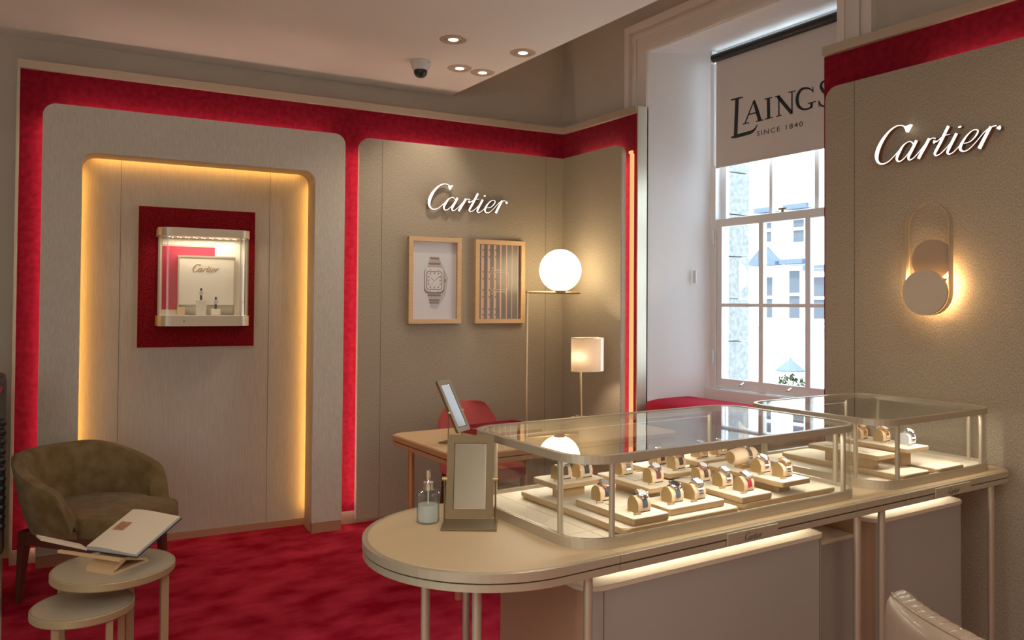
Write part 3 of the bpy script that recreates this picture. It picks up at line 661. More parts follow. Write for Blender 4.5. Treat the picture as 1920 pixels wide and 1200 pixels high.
# ------------------------------------------------------------------ oval wall light
t = thing('wall_light', 'oval champagne wall light with two overlapping discs and an amber halo', 'wall light', (3.569, 1.988, 1.566), RB)
def race(w, z0, z1, n=14): return arc(0, z1 - w, w, 0, 180, n) + arc(0, z0 + w, w, 180, 360, n)
b = B(); ring(b, race(.101, -.103, .408), race(.0975, -.0995, .4045), -.075, -.040, 'y'); obj('oval_ring', b, M['champagne'], t)
b = B(); prism(b, arc(.008, .150, .093, 0, 360, 40)[:-1], -.050, -.042, 'y'); obj('rear_disc', b, mat('shaded_tan_disc', (.40, .30, .20), .5), t)  # backlit darkness is put into the rear disc's colour
b = B(); prism(b, arc(.0, .0, .102, 0, 360, 48)[:-1], -.098, -.080, 'y', bev=.002); obj('front_disc', b, mat('sand_disc', (.56, .47, .36), .6), t)
b = B(); box(b, -.02, .02, -.082, 0, .02, .07); obj('mounting_arm', b, M['bronze'], t)
b = B(); ring(b, arc(.01, .03, .082, 0, 360, 40)[:-1], arc(.01, .03, .077, 0, 360, 40)[:-1], -.034, -.028, 'y'); obj('led_ring', b, M['led_sconce'], t)
b = B(); lathe(b, [(0, 0), (.006, 0), (.006, .006), (0, .006)], seg=12); 
for v in b.verts: v.co = Vector((.088 + v.co.x, -.078 - v.co.z * .5, .057 + v.co.y))
obj('rivet', b, M['brass'], t)

# ------------------------------------------------------------------ consultation desk group
D0x, D1x, D0y, D1y, DZ = 1.86, 3.40, 3.42, 4.23, .75
t = thing('consultation_desk', 'tan leather-topped desk with copper-toned edges and round legs near the far corner', 'desk', ((D0x + D1x) / 2, (D0y + D1y) / 2, 0))
cx, cy = (D0x + D1x) / 2, (D0y + D1y) / 2
def dl(ins, r=.09): return [(x - cx, y - cy) for x, y in rrect(D0x + ins, D1x - ins, D0y + ins, D1y - ins, r)]
b = B(); prism(b, dl(0), DZ - .028, DZ - .002, bev=.004); obj('desktop', b, M['copper'], t)
b = B(); prism(b, dl(.016, .08), DZ - .0022, DZ); obj('leather_inlay', b, M['desk_top'], t)
b = B(); prism(b, dl(.012, .08), DZ - .034, DZ - .028); obj('shadow_gap', b, M['dark'], t)
b = B(); prism(b, dl(.002), DZ - .056, DZ - .034, bev=.003); obj('apron', b, M['copper'], t)
b = B(); box(b, D0x + .45 - cx, D0x + .452 - cx, D0y + .02 - cy, D1y - .02 - cy, DZ - .0002, DZ + .0004); obj('inlay_seam', b, M['bronze'], t)
for x, y in ((1.965, 4.13), (1.955, 3.54), (3.30, 4.13), (3.30, 3.52)):
    b = B(); cyl(b, (x - cx, y - cy, 0), (x - cx, y - cy, DZ - .056), .019, seg=20); obj('leg', b, M['copper'], t, smooth=True)
# desk tray
t = thing('leather_tray', 'burgundy leather tray lying on the consultation desk', 'tray', (2.47, 3.97, DZ), math.radians(6))
b = B(); ring(b, rrect(-.21, .21, -.15, .15, .03), rrect(-.197, .197, -.137, .137, .02), 0, .034); obj('rim', b, M['red_leather'], t)
b = B(); prism(b, rrect(-.20, .20, -.14, .14, .02), 0, .010); obj('base_pad', b, mat('taupe_suede', (.34, .22, .18), .9), t)
def table_mirror(name_label, loc, rz, tilt, w, h, pz, m, base_d=.115, pz_off=0.0, glass_m='mirror'):
    t = thing('tabletop_mirror', name_label, 'mirror', loc, rz)
    hw = w / 2
    b = B(); box(b, -hw - .012, hw + .012, -base_d / 2, base_d / 2, 0, .007, .0015); obj('base', b, m, t)
    for s in (-1, 1):
        b = B(); cyl(b, (s * (hw + .006), .0, .007), (s * (hw + .006), .0, pz), .0028 if tilt > -.5 else .005, seg=10); obj('post', b, m, t)
        b = B(); cyl(b, (s * (hw - .002), 0, pz), (s * (hw + .013), 0, pz), .008, .0065, seg=16); obj('knob', b, M['brass'], t, smooth=True)
    R = Matrix.Rotation(tilt, 4, 'X'); T = Matrix.Translation((0, 0, pz)) @ R
    zc = pz_off
    b = B(); bd = .021
    ring(b, rrect(-hw, hw, -h / 2 + zc, h / 2 + zc, .008, 4), rrect(-hw + bd, hw - bd, -h / 2 + zc + bd * 1.15, h / 2 + zc - bd * 1.15, .002, 4), -.007, .007, 'y')
    for v in b.verts: v.co = T @ v.co
    obj('frame', b, m, t)
    b = B(); i0, i1 = -hw + bd - .001, hw - bd + .001; j0, j1 = -h / 2 + zc + bd * 1.15 - .001, h / 2 + zc - bd * 1.15 + .001; e = .0055
    A_ = [(i0, -.0030, j0), (i1, -.0030, j0), (i1, -.0030, j1), (i0, -.0030, j1)]; B_ = [(i0 + e, -.0050, j0 + e), (i1 - e, -.0050, j0 + e), (i1 - e, -.0050, j1 - e), (i0 + e, -.0050, j1 - e)]
    va = [b.verts.new(p) for p in A_]; vb = [b.verts.new(p) for p in B_]; vc = [b.verts.new((p[0], .004, p[2])) for p in A_]
    for k in range(4):
        j = (k + 1) % 4; b.faces.new((va[k], va[j], vb[j], vb[k])); b.faces.new((vc[k], vc[j], va[j], va[k]))
    b.faces.new(vb); b.faces.new(vc[::-1])
    for v in b.verts: v.co = T @ v.co
    obj('mirror_glass', b, M['mirror'], t)
    return t
table_mirror('bronze tilting mirror standing on the consultation desk by the red chair', (2.06, 3.78, DZ), math.radians(31), math.radians(-27), .135, .30, .165, M['bronze'], pz_off=.035)
# red chair behind the desk
t = thing('side_chair', 'red wool chair tucked behind the consultation desk', 'chair', (2.62, 4.44, 0), math.radians(-4))
b = B(); prism(b, rrect(-.23, .23, -.24, .22, .08), .40, .47, bev=.02); obj('seat', b, M['red_fab'], t, smooth=True)
b = B(); n = 14; prof = []
def brow(z, w, y, th):
    L = []
    for k in range(n + 1):
        s = -1 + 2 * k / n; L.append((s * w, y - .05 * (s * s) , z))
    for k in range(n, -1, -1):
        s = -1 + 2 * k / n; L.append((s * w, y + th - .05 * (s * s), z))
    return [b.verts.new(p) for p in L]
rows = [brow(.44, .205, .20, .05), brow(.60, .225, .235, .05), brow(.72, .205, .26, .045), brow(.79, .165, .275, .040), brow(.825, .135, .283, .03), brow(.838, .10, .288, .02)]
for a, c in zip(rows[:-1], rows[1:]):
    for k in range(len(a)): b.faces.new((a[k], a[(k + 1) % len(a)], c[(k + 1) % len(a)], c[k]))
b.faces.new(rows[0]); b.faces.new(rows[-1]); obj('backrest', b, M['red_fab'], t, smooth=True)
for x, y in ((-.19, -.19), (.19, -.19), (-.19, .17), (.19, .17)):
    b = B(); cyl(b, (x * 1.1, y * 1.15, 0), (x, y, .405), .011, .017, seg=12); obj('leg', b, M['walnut'], t)
# globe floor lamp
gl = Vector((3.300, 4.523, 0)); pl = Vector((3.035, 4.547, 0)); en = Vector((3.462, 4.509, 0))
t = thing('floor_lamp', 'slim brass floor lamp with a glowing white glass globe on its arm', 'floor lamp', (pl.x, pl.y, 0))
b = B(); lathe(b, [(0, 0), (.13, 0), (.13, .012), (.02, .016), (0, .016)], .05, .0, 40); obj('base', b, M['brass'], t, smooth=True)
b = B(); cyl(b, (0, 0, .012), (0, 0, 1.592), .0085, seg=16); obj('pole', b, M['pale_brass'], t, smooth=True)
b = B(); cyl(b, (-.008, 0, 1.585), (en.x - pl.x, en.y - pl.y, 1.585), .0085, seg=16); obj('arm', b, M['brass'], t, smooth=True)
b = B(); lathe(b, [(0, 1.590), (.040, 1.590), (.042, 1.603), (0, 1.603)], gl.x - pl.x, gl.y - pl.y, 24); obj('globe_holder', b, M['bronze'], t, smooth=True)
b = B(); lathe(b, [(.149 * math.sin(PI * k / 24), -.149 * math.cos(PI * k / 24)) for k in range(25)], gl.x - pl.x, gl.y - pl.y, 48, 0, 1.743); obj('globe_shade', b, M['globe'], t, smooth=True)
# table lamp
t = thing('table_lamp', 'brass desk lamp with a lit cream oval fabric shade', 'table lamp', (3.205, 4.145, DZ))
b = B(); lathe(b, [(0, 0), (.07, 0), (.07, .008), (.01, .012), (0, .012)], seg=32); obj('base', b, M['pale_brass'], t, smooth=True)
b = B(); cyl(b, (0.0, 0, .008), (-.012, .0, .36), .0055, .009, seg=12); obj('stem', b, M['pale_brass'], t, smooth=True)
b = B(); cyl(b, (-.05, -.01, .008), (-.05, -.01, .028), .008, seg=10); obj('switch', b, M['brass'], t)
M['shade'] = bpy.data.materials.new('lamp_shade_fabric'); M['shade'].use_nodes = True
nt = M['shade'].node_tree; nt.nodes.remove(nt.nodes['Principled BSDF'])
d_ = nt.nodes.new('ShaderNodeBsdfDiffuse'); d_.inputs[0].default_value = (.80, .70, .58, 1); tr = nt.nodes.new('ShaderNodeBsdfTranslucent'); tr.inputs[0].default_value = (.95, .86, .74, 1)
mx = nt.nodes.new('ShaderNodeMixShader'); mx.inputs[0].default_value = .6; nt.links.new(d_.outputs[0], mx.inputs[1]); nt.links.new(tr.outputs[0], mx.inputs[2]); nt.links.new(mx.outputs[0], nt.nodes['Material Output'].inputs[0])
sx = .045
def ell(a, c, n=40): return [(sx + a * math.cos(2 * PI * k / n), c * math.sin(2 * PI * k / n)) for k in range(n)]
b = B(); ring(b, ell(.122, .075), ell(.120, .073), .312, .530); so = obj('shade', b, M['shade'], t, rz=math.radians(0))
b = B(); ring(b, ell(.1235, .0765), ell(.119, .072), .528, .533); ring(b, ell(.1235, .0765), ell(.119, .072), .309, .313); obj('shade_rim', b, M['pale_brass'], so)
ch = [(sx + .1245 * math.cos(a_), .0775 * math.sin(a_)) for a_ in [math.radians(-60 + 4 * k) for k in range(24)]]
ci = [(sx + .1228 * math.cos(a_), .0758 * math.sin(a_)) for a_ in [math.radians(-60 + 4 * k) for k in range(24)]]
b = B(); ring_pts = ch + ci[::-1]; prism(b, ring_pts, .312, .530); obj('shade_strip', b, emat('self_lit_shade_strip', (1, .93, .84), .95), so)  # strip emits its own brightness in place of light from the bulb
b = B(); lathe(b, [(0, .040), (.018, .035), (.026, .018), (.022, -.005), (.012, -.022), (0, -.022)], -.030, -.01, 24, 0, .40); obj('bulb', b, emat('warm_bulb', (1, .80, .58), 260), t, smooth=True)
# ------------------------------------------------------------------ sales counter
CZ = .83; Y0, Y1 = 1.636, 2.37; yc = (Y0 + Y1) / 2; RR = (Y1 - Y0) / 2
def stad(ins, x1): return [(x1, Y0 + ins), (x1, Y1 - ins)] + arc(.839 + RR, yc, RR - ins, 90, 270, 36)
def counter(name, label, cx, outline, legs):
    """outline(inset) -> plan outline in world x, y"""
    t = thing(name, label, 'counter', (cx, yc, 0)); L = lambda P: [(x - cx, y - yc) for x, y in P]
    b = B(); prism(b, L(outline(0)), CZ - .0245, CZ - .0015, bev=.002); obj('countertop', b, M['champagne'], t)
    b = B(); prism(b, L(outline(.016)), CZ - .0018, CZ); obj('leather_inlay', b, M['leatherette'], t)
    b = B(); prism(b, L(outline(.010)), CZ - .029, CZ - .0245); obj('shadow_gap', b, M['dark'], t)
    b = B(); prism(b, L(outline(.002)), CZ - .048, CZ - .029, bev=.001); obj('apron', b, M['champagne'], t)
    for x, y in legs:
        b = B(); cyl(b, (x - cx, y - yc, 0), (x - cx, y - yc, CZ - .048), .0125, seg=20); obj('leg', b, M['champagne'], t, smooth=True)
    return t
g = .0012
counter('rounded_counter_table', 'half-round leather-topped end table of the sales counter carrying a bottle and mirror', 1.12, lambda i: stad(i, 1.40 - g), [(.965, 1.93), (1.035, 1.775), (1.315, 1.668), (1.30, 2.30)])
def rect(x0, x1):
    return lambda i: [(x0 + g, Y0 + i), (x1 - g, Y0 + i), (x1 - g, Y1 - i), (x0 + g, Y1 - i)]
c2 = counter('counter_table', 'middle leather-topped counter section under the larger glass case', 1.92, rect(1.40, 2.448), [(2.485 - .06, 2.30)])
counter('counter_table', 'short bridging counter section between the two glass cases', 2.595, rect(2.448, 2.742), [(2.497, 1.668), (2.530, 1.690), (2.640, 1.668), (2.64, 2.30)])
c3 = counter('counter_table', 'counter section against the wall under the smaller glass case', 3.14, lambda i: [(2.742 + g, Y0 + i)] + arc(3.545 - .09, Y0 + .09, .09 - i, 270, 360) + [(3.545 - i, Y1 - i), (2.742 + g, Y1 - i)], [(3.405, 1.672), (3.405, 2.30)])
def plate(x0, x1, owner, label):
    t = thing('name_plate', label, 'name plate', ((x0 + x1) / 2, Y0 - .0065, .8045)); hw = (x1 - x0) / 2
    b = B(); box(b, -hw, hw, 0, .006, -.0185, .0185, .001); obj('plate', b, M['champagne'], t)
    b = logo(B(), .0, .0, .075, -.0006, .0005, 3, 0, 0); obj('lettering', b, M['logo_black'], t)
plate(1.809, 2.034, c2, 'engraved champagne name plate on the counter front under the larger glass case')
plate(2.925, 3.173, c3, 'engraved champagne name plate on the counter front under the smaller glass case')
def cabinet(label, x0, x1, ztop, y0, rl, rr_, seam=(), col='cabinet'):
    cx = (x0 + x1) / 2; cyy = (y0 + 2.14) / 2
    t = thing('counter_cabinet', label, 'cabinet', (cx, cyy, 0)); L = lambda P: [(x - cx, y - cyy) for x, y in P]
    def o(i): return rrect(x0 + i, x1 - i, y0 + i, 2.14 - i, [0, 0, rl, rr_])
    b = B(); prism(b, L(o(0)), .0, ztop - .014); ob = obj('body', b, [M[col], M['cab_side']], t)
    for p in ob.data.polygons:
        if abs(p.normal.y) < .75 and abs(p.normal.z) < .5: p.material_index = 1
    b = B(); prism(b, L(o(-.002)), ztop - .014, ztop, bev=.003); obj('top_board', b, M['tray_top'], t)
    for s in seam:
        b = B(); box(b, s - cx - .001, s - cx + .001, y0 - .0006 - cyy, y0 + .002 - cyy, .0, ztop - .016); obj('door_gap', b, M['dark'], t)
    return t
cabinet('taupe cabinet with a rounded end standing under the middle counter section', 1.335, 2.365, .728, 1.70, .055, .03, (1.395, 2.335))
cabinet('low set-back taupe cabinet between the two taller counter cabinets', 2.372, 2.655, .658, 1.79, 0, 0)
cabinet('taupe cabinet under the smaller glass case beside the wall', 2.662, 3.262, .727, 1.70, .05, .04, ())
for x0, x1 in ((1.43, 2.33), (2.72, 3.23)):
    light('counter_strip_light', 'AREA', ((x0 + x1) / 2, 1.79, CZ - .054), .75 * (x1 - x0), (1, .88, .70), x1 - x0, .008, target=((x0 + x1) / 2, 1.76, .70))
    b = B(); box(b, -(x1 - x0) / 2, (x1 - x0) / 2, -.006, .006, -.003, .0, 0); o = obj('counter_light_strip', b, M['led_counter'], None, ((x0 + x1) / 2, 1.80, CZ - .0482))
    tag(o, 'thin warm light strip under the counter above the %s cabinet' % ('wider taupe' if x0 < 2 else 'narrower taupe'), 'light strip')

# ------------------------------------------------------------------ glass showcases on the counter
ZB, ZF, ZR, ZT = CZ, CZ + .022, 1.063, 1.086
def showcase(label, x0, x1, r=.115):
    y0, y1 = 1.682, 2.328; cx, cy_ = (x0 + x1) / 2, (y0 + y1) / 2
    t = thing('glass_showcase', label, 'showcase', (cx, cy_, ZB))
    def o(i): return [(x - cx, y - cy_) for x, y in rrect(x0 + i, x1 - i, y0 + i, y1 - i, r - i, 10)]
    b = B(); ring(b, o(0), o(.016), 0, .030); obj('base_frame', b, M['champagne'], t)
    b = B(); prism(b, o(.0165), .0, .019); obj('floor_panel', b, M['case_floor'], t)
    b = B(); box(b, x0 + .02 - cx, x1 - .02 - cx, y0 + .118 - cy_, y0 + .1195 - cy_, .019, .0196); box(b, x0 + .118 - cx, x0 + .1195 - cx, y0 + .02 - cy_, y1 - .02 - cy_, .019, .0196); obj('floor_seam', b, M['leatherette'], t)
    b = B(); ring(b, o(.0), o(.017), ZR - ZB, ZT - ZB); obj('top_frame', b, M['champagne'], t)
    b = B(); prism(b, o(.0165), ZT - ZB - .008, ZT - ZB - .002); obj('top_glass', b, M['glass_top'], t)
    b = B(); ring(b, o(.004), o(.009), .030, ZR - ZB); obj('side_glass', b, M['glass'], t)
    k = .013
    for (px, py) in ((x0 + k, y0 + r), (x0 + r, y0 + k), (x1 - r, y0 + k), (x1 - k, y0 + r), (x0 + k, y1 - r), (x0 + r, y1 - k), (x1 - r, y1 - k), (x1 - k, y1 - r)):
        b = B(); cyl(b, (px - cx, py - cy_, .02), (px - cx, py - cy_, ZR - ZB), .0085, seg=16); obj('post', b, M['champagne'], t, smooth=True)
    b = B()
    for yy in (y0 + .020, y1 - .028): box(b, x0 + r - cx, x1 - r - cx, yy - cy_, yy + .008 - cy_, ZR - ZB - .003, ZR - ZB + .001)
    obj('light_strip', b, M['champagne'], t)
    for yy, ty in ((y0 + .024, .10), (y1 - .024, -.10)): light('showcase_strip_light', 'AREA', (cx, yy, ZR - .005), 1.9 * (x1 - x0), (1, .90, .74), x1 - x0 - .26, .008, target=(cx, yy + ty, ZB))
    return t
showcase('larger glass-topped watch showcase in the middle of the counter', 1.303, 2.572)
showcase('smaller glass-topped watch showcase at the wall end of the counter', 2.668, 3.492)
FZ = ZB + .019
def board(label, x0, x1, y0, y1, pads=()):
    cx, cy_ = (x0 + x1) / 2, (y0 + y1) / 2
    t = thing('display_board', label, 'display board', (cx, cy_, FZ))
    b = B(); prism(b, [(x - cx, y - cy_) for x, y in rrect(x0 + .008, x1 - .008, y0 + .008, y1 - .008, .02)], 0, .008); obj('foot', b, M['tray_side'], t)
    b = B(); prism(b, [(x - cx, y - cy_) for x, y in rrect(x0, x1, y0, y1, .024)], .008, .0215, bev=.003); obj('edge', b, M['tray_side'], t)
    b = B(); prism(b, [(x - cx, y - cy_) for x, y in rrect(x0 + .004, x1 - .004, y0 + .004, y1 - .004, .02)], .0212, .023); obj('suede_top', b, M['tray_top'], t)
BT = FZ + .023
board('large low display board at the rounded end of the larger showcase', 1.462, 1.942, 1.695, 2.235)
board('large low display board at the far end of the larger showcase', 1.967, 2.450, 1.712, 2.255)
board('low display board next to the larger case inside the smaller showcase', 2.812, 3.008, 1.692, 2.245)
board('low display board nearest the wall inside the smaller showcase', 3.048, 3.250, 1.690, 2.245)
def block(label, x0, x1, y0, y1, z, pads=(), th=.017, base=None):
    cx, cy_ = (x0 + x1) / 2, (y0 + y1) / 2
    t = thing('display_block', label, 'display tray', (cx, cy_, base if base is not None else z - th))
    zz = z - (base if base is not None else z - th); r = .008
    b = B(); prism(b, [(x - cx, y - cy_) for x, y in rrect(x0, x1, y0, y1, r, 4)], zz - th, zz - .0012, bev=.001); obj('edge', b, M['tray_side'], t)
    b = B(); prism(b, [(x - cx, y - cy_) for x, y in rrect(x0 + .0015, x1 - .0015, y0 + .0015, y1 - .0015, r, 4)], zz - .0014, zz); obj('suede_top', b, M['tray_top'], t)
    if base is not None:
        b = B(); fl_ = zz - th > .02; q0, q1 = (.045, .05) if fl_ else (.004, .004); box(b, x0 + q0 - cx, x1 - q0 - cx, y0 + q1 - cy_, y1 - q1 - cy_, 0, zz - th, .0005); obj('pedestal', b, M['tray_side'], t)
    for px, py in pads:
        b = B(); box(b, px - .03 - cx, px + .03 - cx, py - .028 - cy_, py + .028 - cy_, zz, zz + .0025, .001); obj('pad', b, M['tray_top'], t)
G = 'watch trays inside the showcases'
block('tray at the front corner of the larger showcase holding two dark-strapped watches', 1.502, 1.642, 1.700, 1.975, BT + .022, [(1.575, 1.85)], base=BT)
block('raised tray on a plinth by the rounded end of the larger showcase', 1.472, 1.668, 2.030, 2.165, .930, base=BT)
block('front tray with two cushions side by side near the middle of the larger showcase', 1.668, 1.905, 1.727, 1.865, BT + .022, base=BT)
block('long front tray with the red-strapped watch at its near end', 1.965, 2.112, 1.714, 2.020, BT + .022, base=BT)
block('floating tray holding the cylinder-shaped watch cushion', 2.155, 2.302, 1.710, 2.060, .920, base=BT)
block('floating tray with the burgundy-strapped watch and an empty pad', 1.720, 1.858, 1.873, 2.140, .920, [(1.785, 2.01)], base=BT)
block('tray at the back of the larger showcase behind the long front tray', 1.962, 2.100, 2.034, 2.245, .910, base=BT)
block('rearmost tray behind the cylinder cushion in the larger showcase', 2.172, 2.400, 2.100, 2.240, .920, base=BT)
block('raised empty tray with square pads inside the smaller showcase', 2.785, 2.908, 1.772, 2.085, .935, [(2.85, 1.86), (2.85, 2.00)], base=BT)
block('raised tray with gold watches inside the smaller showcase', 2.942, 3.094, 1.750, 2.060, .950, base=BT)
# ------------------------------------------------------------------ watches on their cushions
def D(s=1.0, n=14): return [(-.0205 * s, .004)] + [(.0225 * s * -math.cos(PI * k / n), .021 + .0265 * s * math.sin(PI * k / n)) for k in range(n + 1)] + [(.0205 * s, .004)]
M['cushion_grey'] = mat('pale_grey_cushion', (.55, .57, .60), .7)
def make_stand(label, loc, cm='cushion'):
    t = thing('watch_cushion', label, 'watch cushion', loc, 0, 'arched watch cushions in the showcases')
    b = B(); secs = []
    for x, s in ((.003, .93), (.012, 1.0), (.028, 1.05), (.044, 1.0), (.054, .92)):
        secs.append([b.verts.new((x, p[0], p[1])) for p in D(s)])
    for a, c in zip(secs[:-1], secs[1:]):
        for k in range(len(a)): b.faces.new((a[k], c[k], c[(k + 1) % len(a)], a[(k + 1) % len(a)]))
    b.faces.new(secs[0]); b.faces.new(secs[-1]); obj('cushion', b, M[cm], t, smooth=True)
    b = B(); prism(b, [(-.0215, 0)] + D(.99)[1:-1] + [(.0215, 0)], 0, .003, 'x'); obj('end_plate', b, M['brass'] if cm == 'cushion' else M[cm], t)
    b = B(); box(b, .003, .052, -.019, .019, 0, .004); obj('foot', b, M['dark'], t)
    b = B(); box(b, -.022, .004, -.0345, -.0285, 0, .0062, .001); obj('price_tag', b, M['pale_brass'], t)
    return t
def make_watch(label, loc, sm, cm, dm, bracelet, square=False):
    t = thing('wristwatch', label, 'watch', loc, 0, 'watches on arched cushions')
    b = B(); n = 30; x0, x1 = .0195, .0365; L = []
    for k in range(n + 1):
        a = PI * 1.12 * k / n - PI * .06; ra = 1.0
        br = (.0012 if (bracelet and k % 2) else 0)
        yy, zz = -math.cos(a), math.sin(a)
        L.append([(xx, yy * (.0225 * 1.06 + o_), .021 + zz * (.0265 * 1.06 + o_)) for xx in (x0 - br, x1 + br) for o_ in (.0006, .0030 + br)])
    V = [[b.verts.new(p) for p in s] for s in L]
    for a, c in zip(V[:-1], V[1:]):
        for i, j in ((0, 1), (1, 3), (3, 2), (2, 0)): b.faces.new((a[i], c[i], c[j], a[j]))
    for s in (V[0], V[-1]): b.faces.new((s[0], s[1], s[3], s[2]))
    obj('strap', b, M[sm], t)
    T = Matrix.Translation((.028, 0, 0)) @ Matrix.Translation((0, -.0095, .0522)) @ Matrix.Rotation(math.radians(24), 4, 'X') @ Matrix.Scale(1.14, 4)
    b = B()
    if square: prism(b, rrect(-.0135, .0135, -.014, .014, .004, 4), -.003, .0045, bev=.001)
    else: lathe(b, [(0, -.003), (.0145, -.003), (.0165, 0), (.0160, .003), (.0135, .0050), (.0125, .0046), (0, .0046)], seg=28)
    for s in (-1, 1):
        box(b, -.0095, -.0065, s * .0135 - .004, s * .0135 + .004, -.003, .0015); box(b, .0065, .0095, s * .0135 - .004, s * .0135 + .004, -.003, .0015)
    cyl(b, (.0155, 0, .001), (.0195, 0, .001), .0022, seg=10)
    for v in b.verts: v.co = T @ v.co
    obj('case', b, M[cm], t, smooth=True)
    b = B()
    if square: prism(b, rrect(-.0105, .0105, -.011, .011, .003, 4), .0046, .0050)
    else: lathe(b, [(0, .0053), (.0120, .0051), (.0120, .0046)], seg=24)
    for v in b.verts: v.co = T @ v.co
    obj('dial', b, M[dm], t)
    return t
M['navy_strap'] = mat('navy_leather', (.035, .045, .075), .5); M['brown_strap'] = mat('dark_brown_leather', (.07, .045, .04), .5)
M['teal_strap'] = mat('slate_leather', (.06, .09, .11), .5); M['red_strap'] = mat('cherry_leather', (.36, .02, .04), .5); M['burg_strap'] = mat('burgundy_strap', (.14, .035, .045), .5)
M['dial_w'] = mat('silver_dial', (.78, .80, .84), .25); M['dial_g'] = mat('grey_dial', (.30, .30, .32), .3); M['dial_b'] = mat('black_dial', (.02, .02, .03), .2)
M['gold'] = mat('yellow_gold', (.80, .55, .25), .25, 1)
T2 = BT + .022
CL = ['brown-strapped watch on the raised tray by the rounded end', 'navy-strapped watch on the raised tray by the rounded end', 'navy-strapped watch seen between the corner posts',
 'slate-strapped watch closest to the front corner', 'slate-strapped watch on the front middle tray', 'bracelet watch on the front middle tray', 'brown-strapped watch at the back of the long front tray',
 'glittering bracelet watch on the long front tray', 'cherry red-strapped watch', 'bracelet watch right behind the two-tone square watch', 'two-tone square watch on the floating tray',
 'bracelet watch behind the empty pad', 'burgundy-strapped watch', 'rearmost brown-strapped watch behind the long front tray', 'square brown-strapped watch behind the long front tray',
 'gold bracelet watch on the rearmost tray, nearer the rounded end', 'gold bracelet watch on the rearmost tray, nearer the wall', 'gold watch farthest back in the smaller showcase', 'middle gold watch in the smaller showcase']
WL = [
 (1.514, 2.100, .930, 'brown_strap', 'steel', 'dial_w', 0, 'brown-strapped steel watch on the raised tray, the one nearer the mirror'),
 (1.590, 2.085, .930, 'navy_strap', 'steel', 'dial_w', 0, 'navy-strapped watch beside the brown one on the raised tray'),
 (1.545, 1.925, T2, 'navy_strap', 'rosegold', 'dial_g', 0, 'navy-strapped rose gold watch seen between the corner posts of the larger showcase'),
 (1.552, 1.762, T2, 'teal_strap', 'steel', 'dial_g', 0, 'slate-strapped steel watch closest to the front corner of the larger showcase'),
 (1.718, 1.796, T2, 'teal_strap', 'steel', 'dial_b', 0, 'slate-strapped watch with dark dial on the front tray beside a bracelet watch'),
 (1.805, 1.786, T2, 'steel', 'steel', 'dial_w', 1, 'steel bracelet watch beside the slate-strapped one on the front middle tray'),
 (2.010, 1.958, T2, 'brown_strap', 'rosegold', 'dial_w', 0, 'brown-strapped rose gold watch at the back of the long front tray'),
 (2.018, 1.866, T2, 'steel', 'steel', 'dial_w', 1, 'glittering bracelet watch in the middle of the long front tray'),
 (2.023, 1.780, T2, 'red_strap', 'steel', 'dial_w', 1, 'cherry red-strapped square watch at the near end of the long front tray'),
 (2.207, 1.864, .920, 'steel', 'steel', 'dial_w', 0, 'steel bracelet watch between the cylinder cushion and the last cushion on its tray'),
 (2.213, 1.777, .920, 'steel', 'gold', 'dial_g', 1, 'square two-tone bracelet watch at the near end of the floating tray'),
 (1.768, 2.085, .920, 'steel', 'steel', 'dial_w', 0, 'steel bracelet watch behind the empty pad of the floating tray'),
 (1.772, 1.940, .920, 'burg_strap', 'steel', 'dial_w', 0, 'burgundy-strapped watch on the floating tray beside the empty pad'),
 (2.026, 2.190, .910, 'brown_strap', 'steel', 'dial_w', 0, 'rearmost brown-strapped watch behind the long front tray'),
 (2.030, 2.098, .910, 'brown_strap', 'rosegold', 'dial_w', 1, 'square brown-strapped watch on the tray behind the long front tray'),
 (2.224, 2.170, .920, 'gold', 'steel', 'dial_w', 0, 'gold bracelet watch on the rearmost tray, the one nearer the rounded counter end'),
 (2.320, 2.165, .920, 'gold', 'steel', 'dial_w', 0, 'gold bracelet watch on the rearmost tray, the one nearer the wall'),
 (2.985, 2.000, .950, 'gold', 'gold', 'dial_w', 1, 'gold watch at the back of the raised tray in the smaller showcase'),
 (3.008, 1.915, .950, 'gold', 'gold', 'dial_w', 1, 'gold watch in the middle of the raised tray in the smaller showcase'),
]
for i, (x, y, z, sm, cm, dm, sq, lab) in enumerate(WL):
    make_stand('cream cushion under the ' + CL[i], (x, y, z))
    w_ = make_watch(lab, (x, y, z), sm, cm, dm, sm in ('steel', 'gold'), bool(sq))
make_stand('pale grey arched cushion at the near end of the raised tray in the smaller showcase', (3.035, 1.822, .950), 'cushion_grey')
make_watch('silver watch on the grey cushion in the smaller showcase', (3.035, 1.822, .950), 'steel', 'steel', 'dial_w', True)
# cylinder cushion
t = thing('cylinder_cushion', 'fat horizontal cylinder cushion on a small gold foot', 'watch cushion', (2.225, 1.945, .916))
b = B()
for ax_, r0 in ((0, 1),):
    secs = []
    for x, r in ((-.055, .022), (-.045, .027), (-.01, .030), (.03, .031), (.06, .027), (.066, .020)):
        secs.append([b.verts.new((x, r * math.cos(2 * PI * k / 24), .046 + r * math.sin(2 * PI * k / 24))) for k in range(24)])
    for a, c in zip(secs[:-1], secs[1:]):
        for k in range(24): b.faces.new((a[k], a[(k + 1) % 24], c[(k + 1) % 24], c[k]))
    b.faces.new(secs[0]); b.faces.new(secs[-1])
obj('cushion', b, M['cushion'], t, smooth=True)
b = B(); cyl(b, (-.0565, 0, .046), (-.0545, 0, .046), .021, seg=24); obj('end_plate', b, M['brass'], t)
b = B(); box(b, -.015, .035, -.018, .018, .0, .020, .002); obj('foot', b, M['brass'], t)
t = thing('wristwatch', 'large steel bracelet watch strapped round the cylinder cushion', 'watch', (2.225, 1.945, .916), 0, 'watches on arched cushions')
b = B(); n = 40; V = []
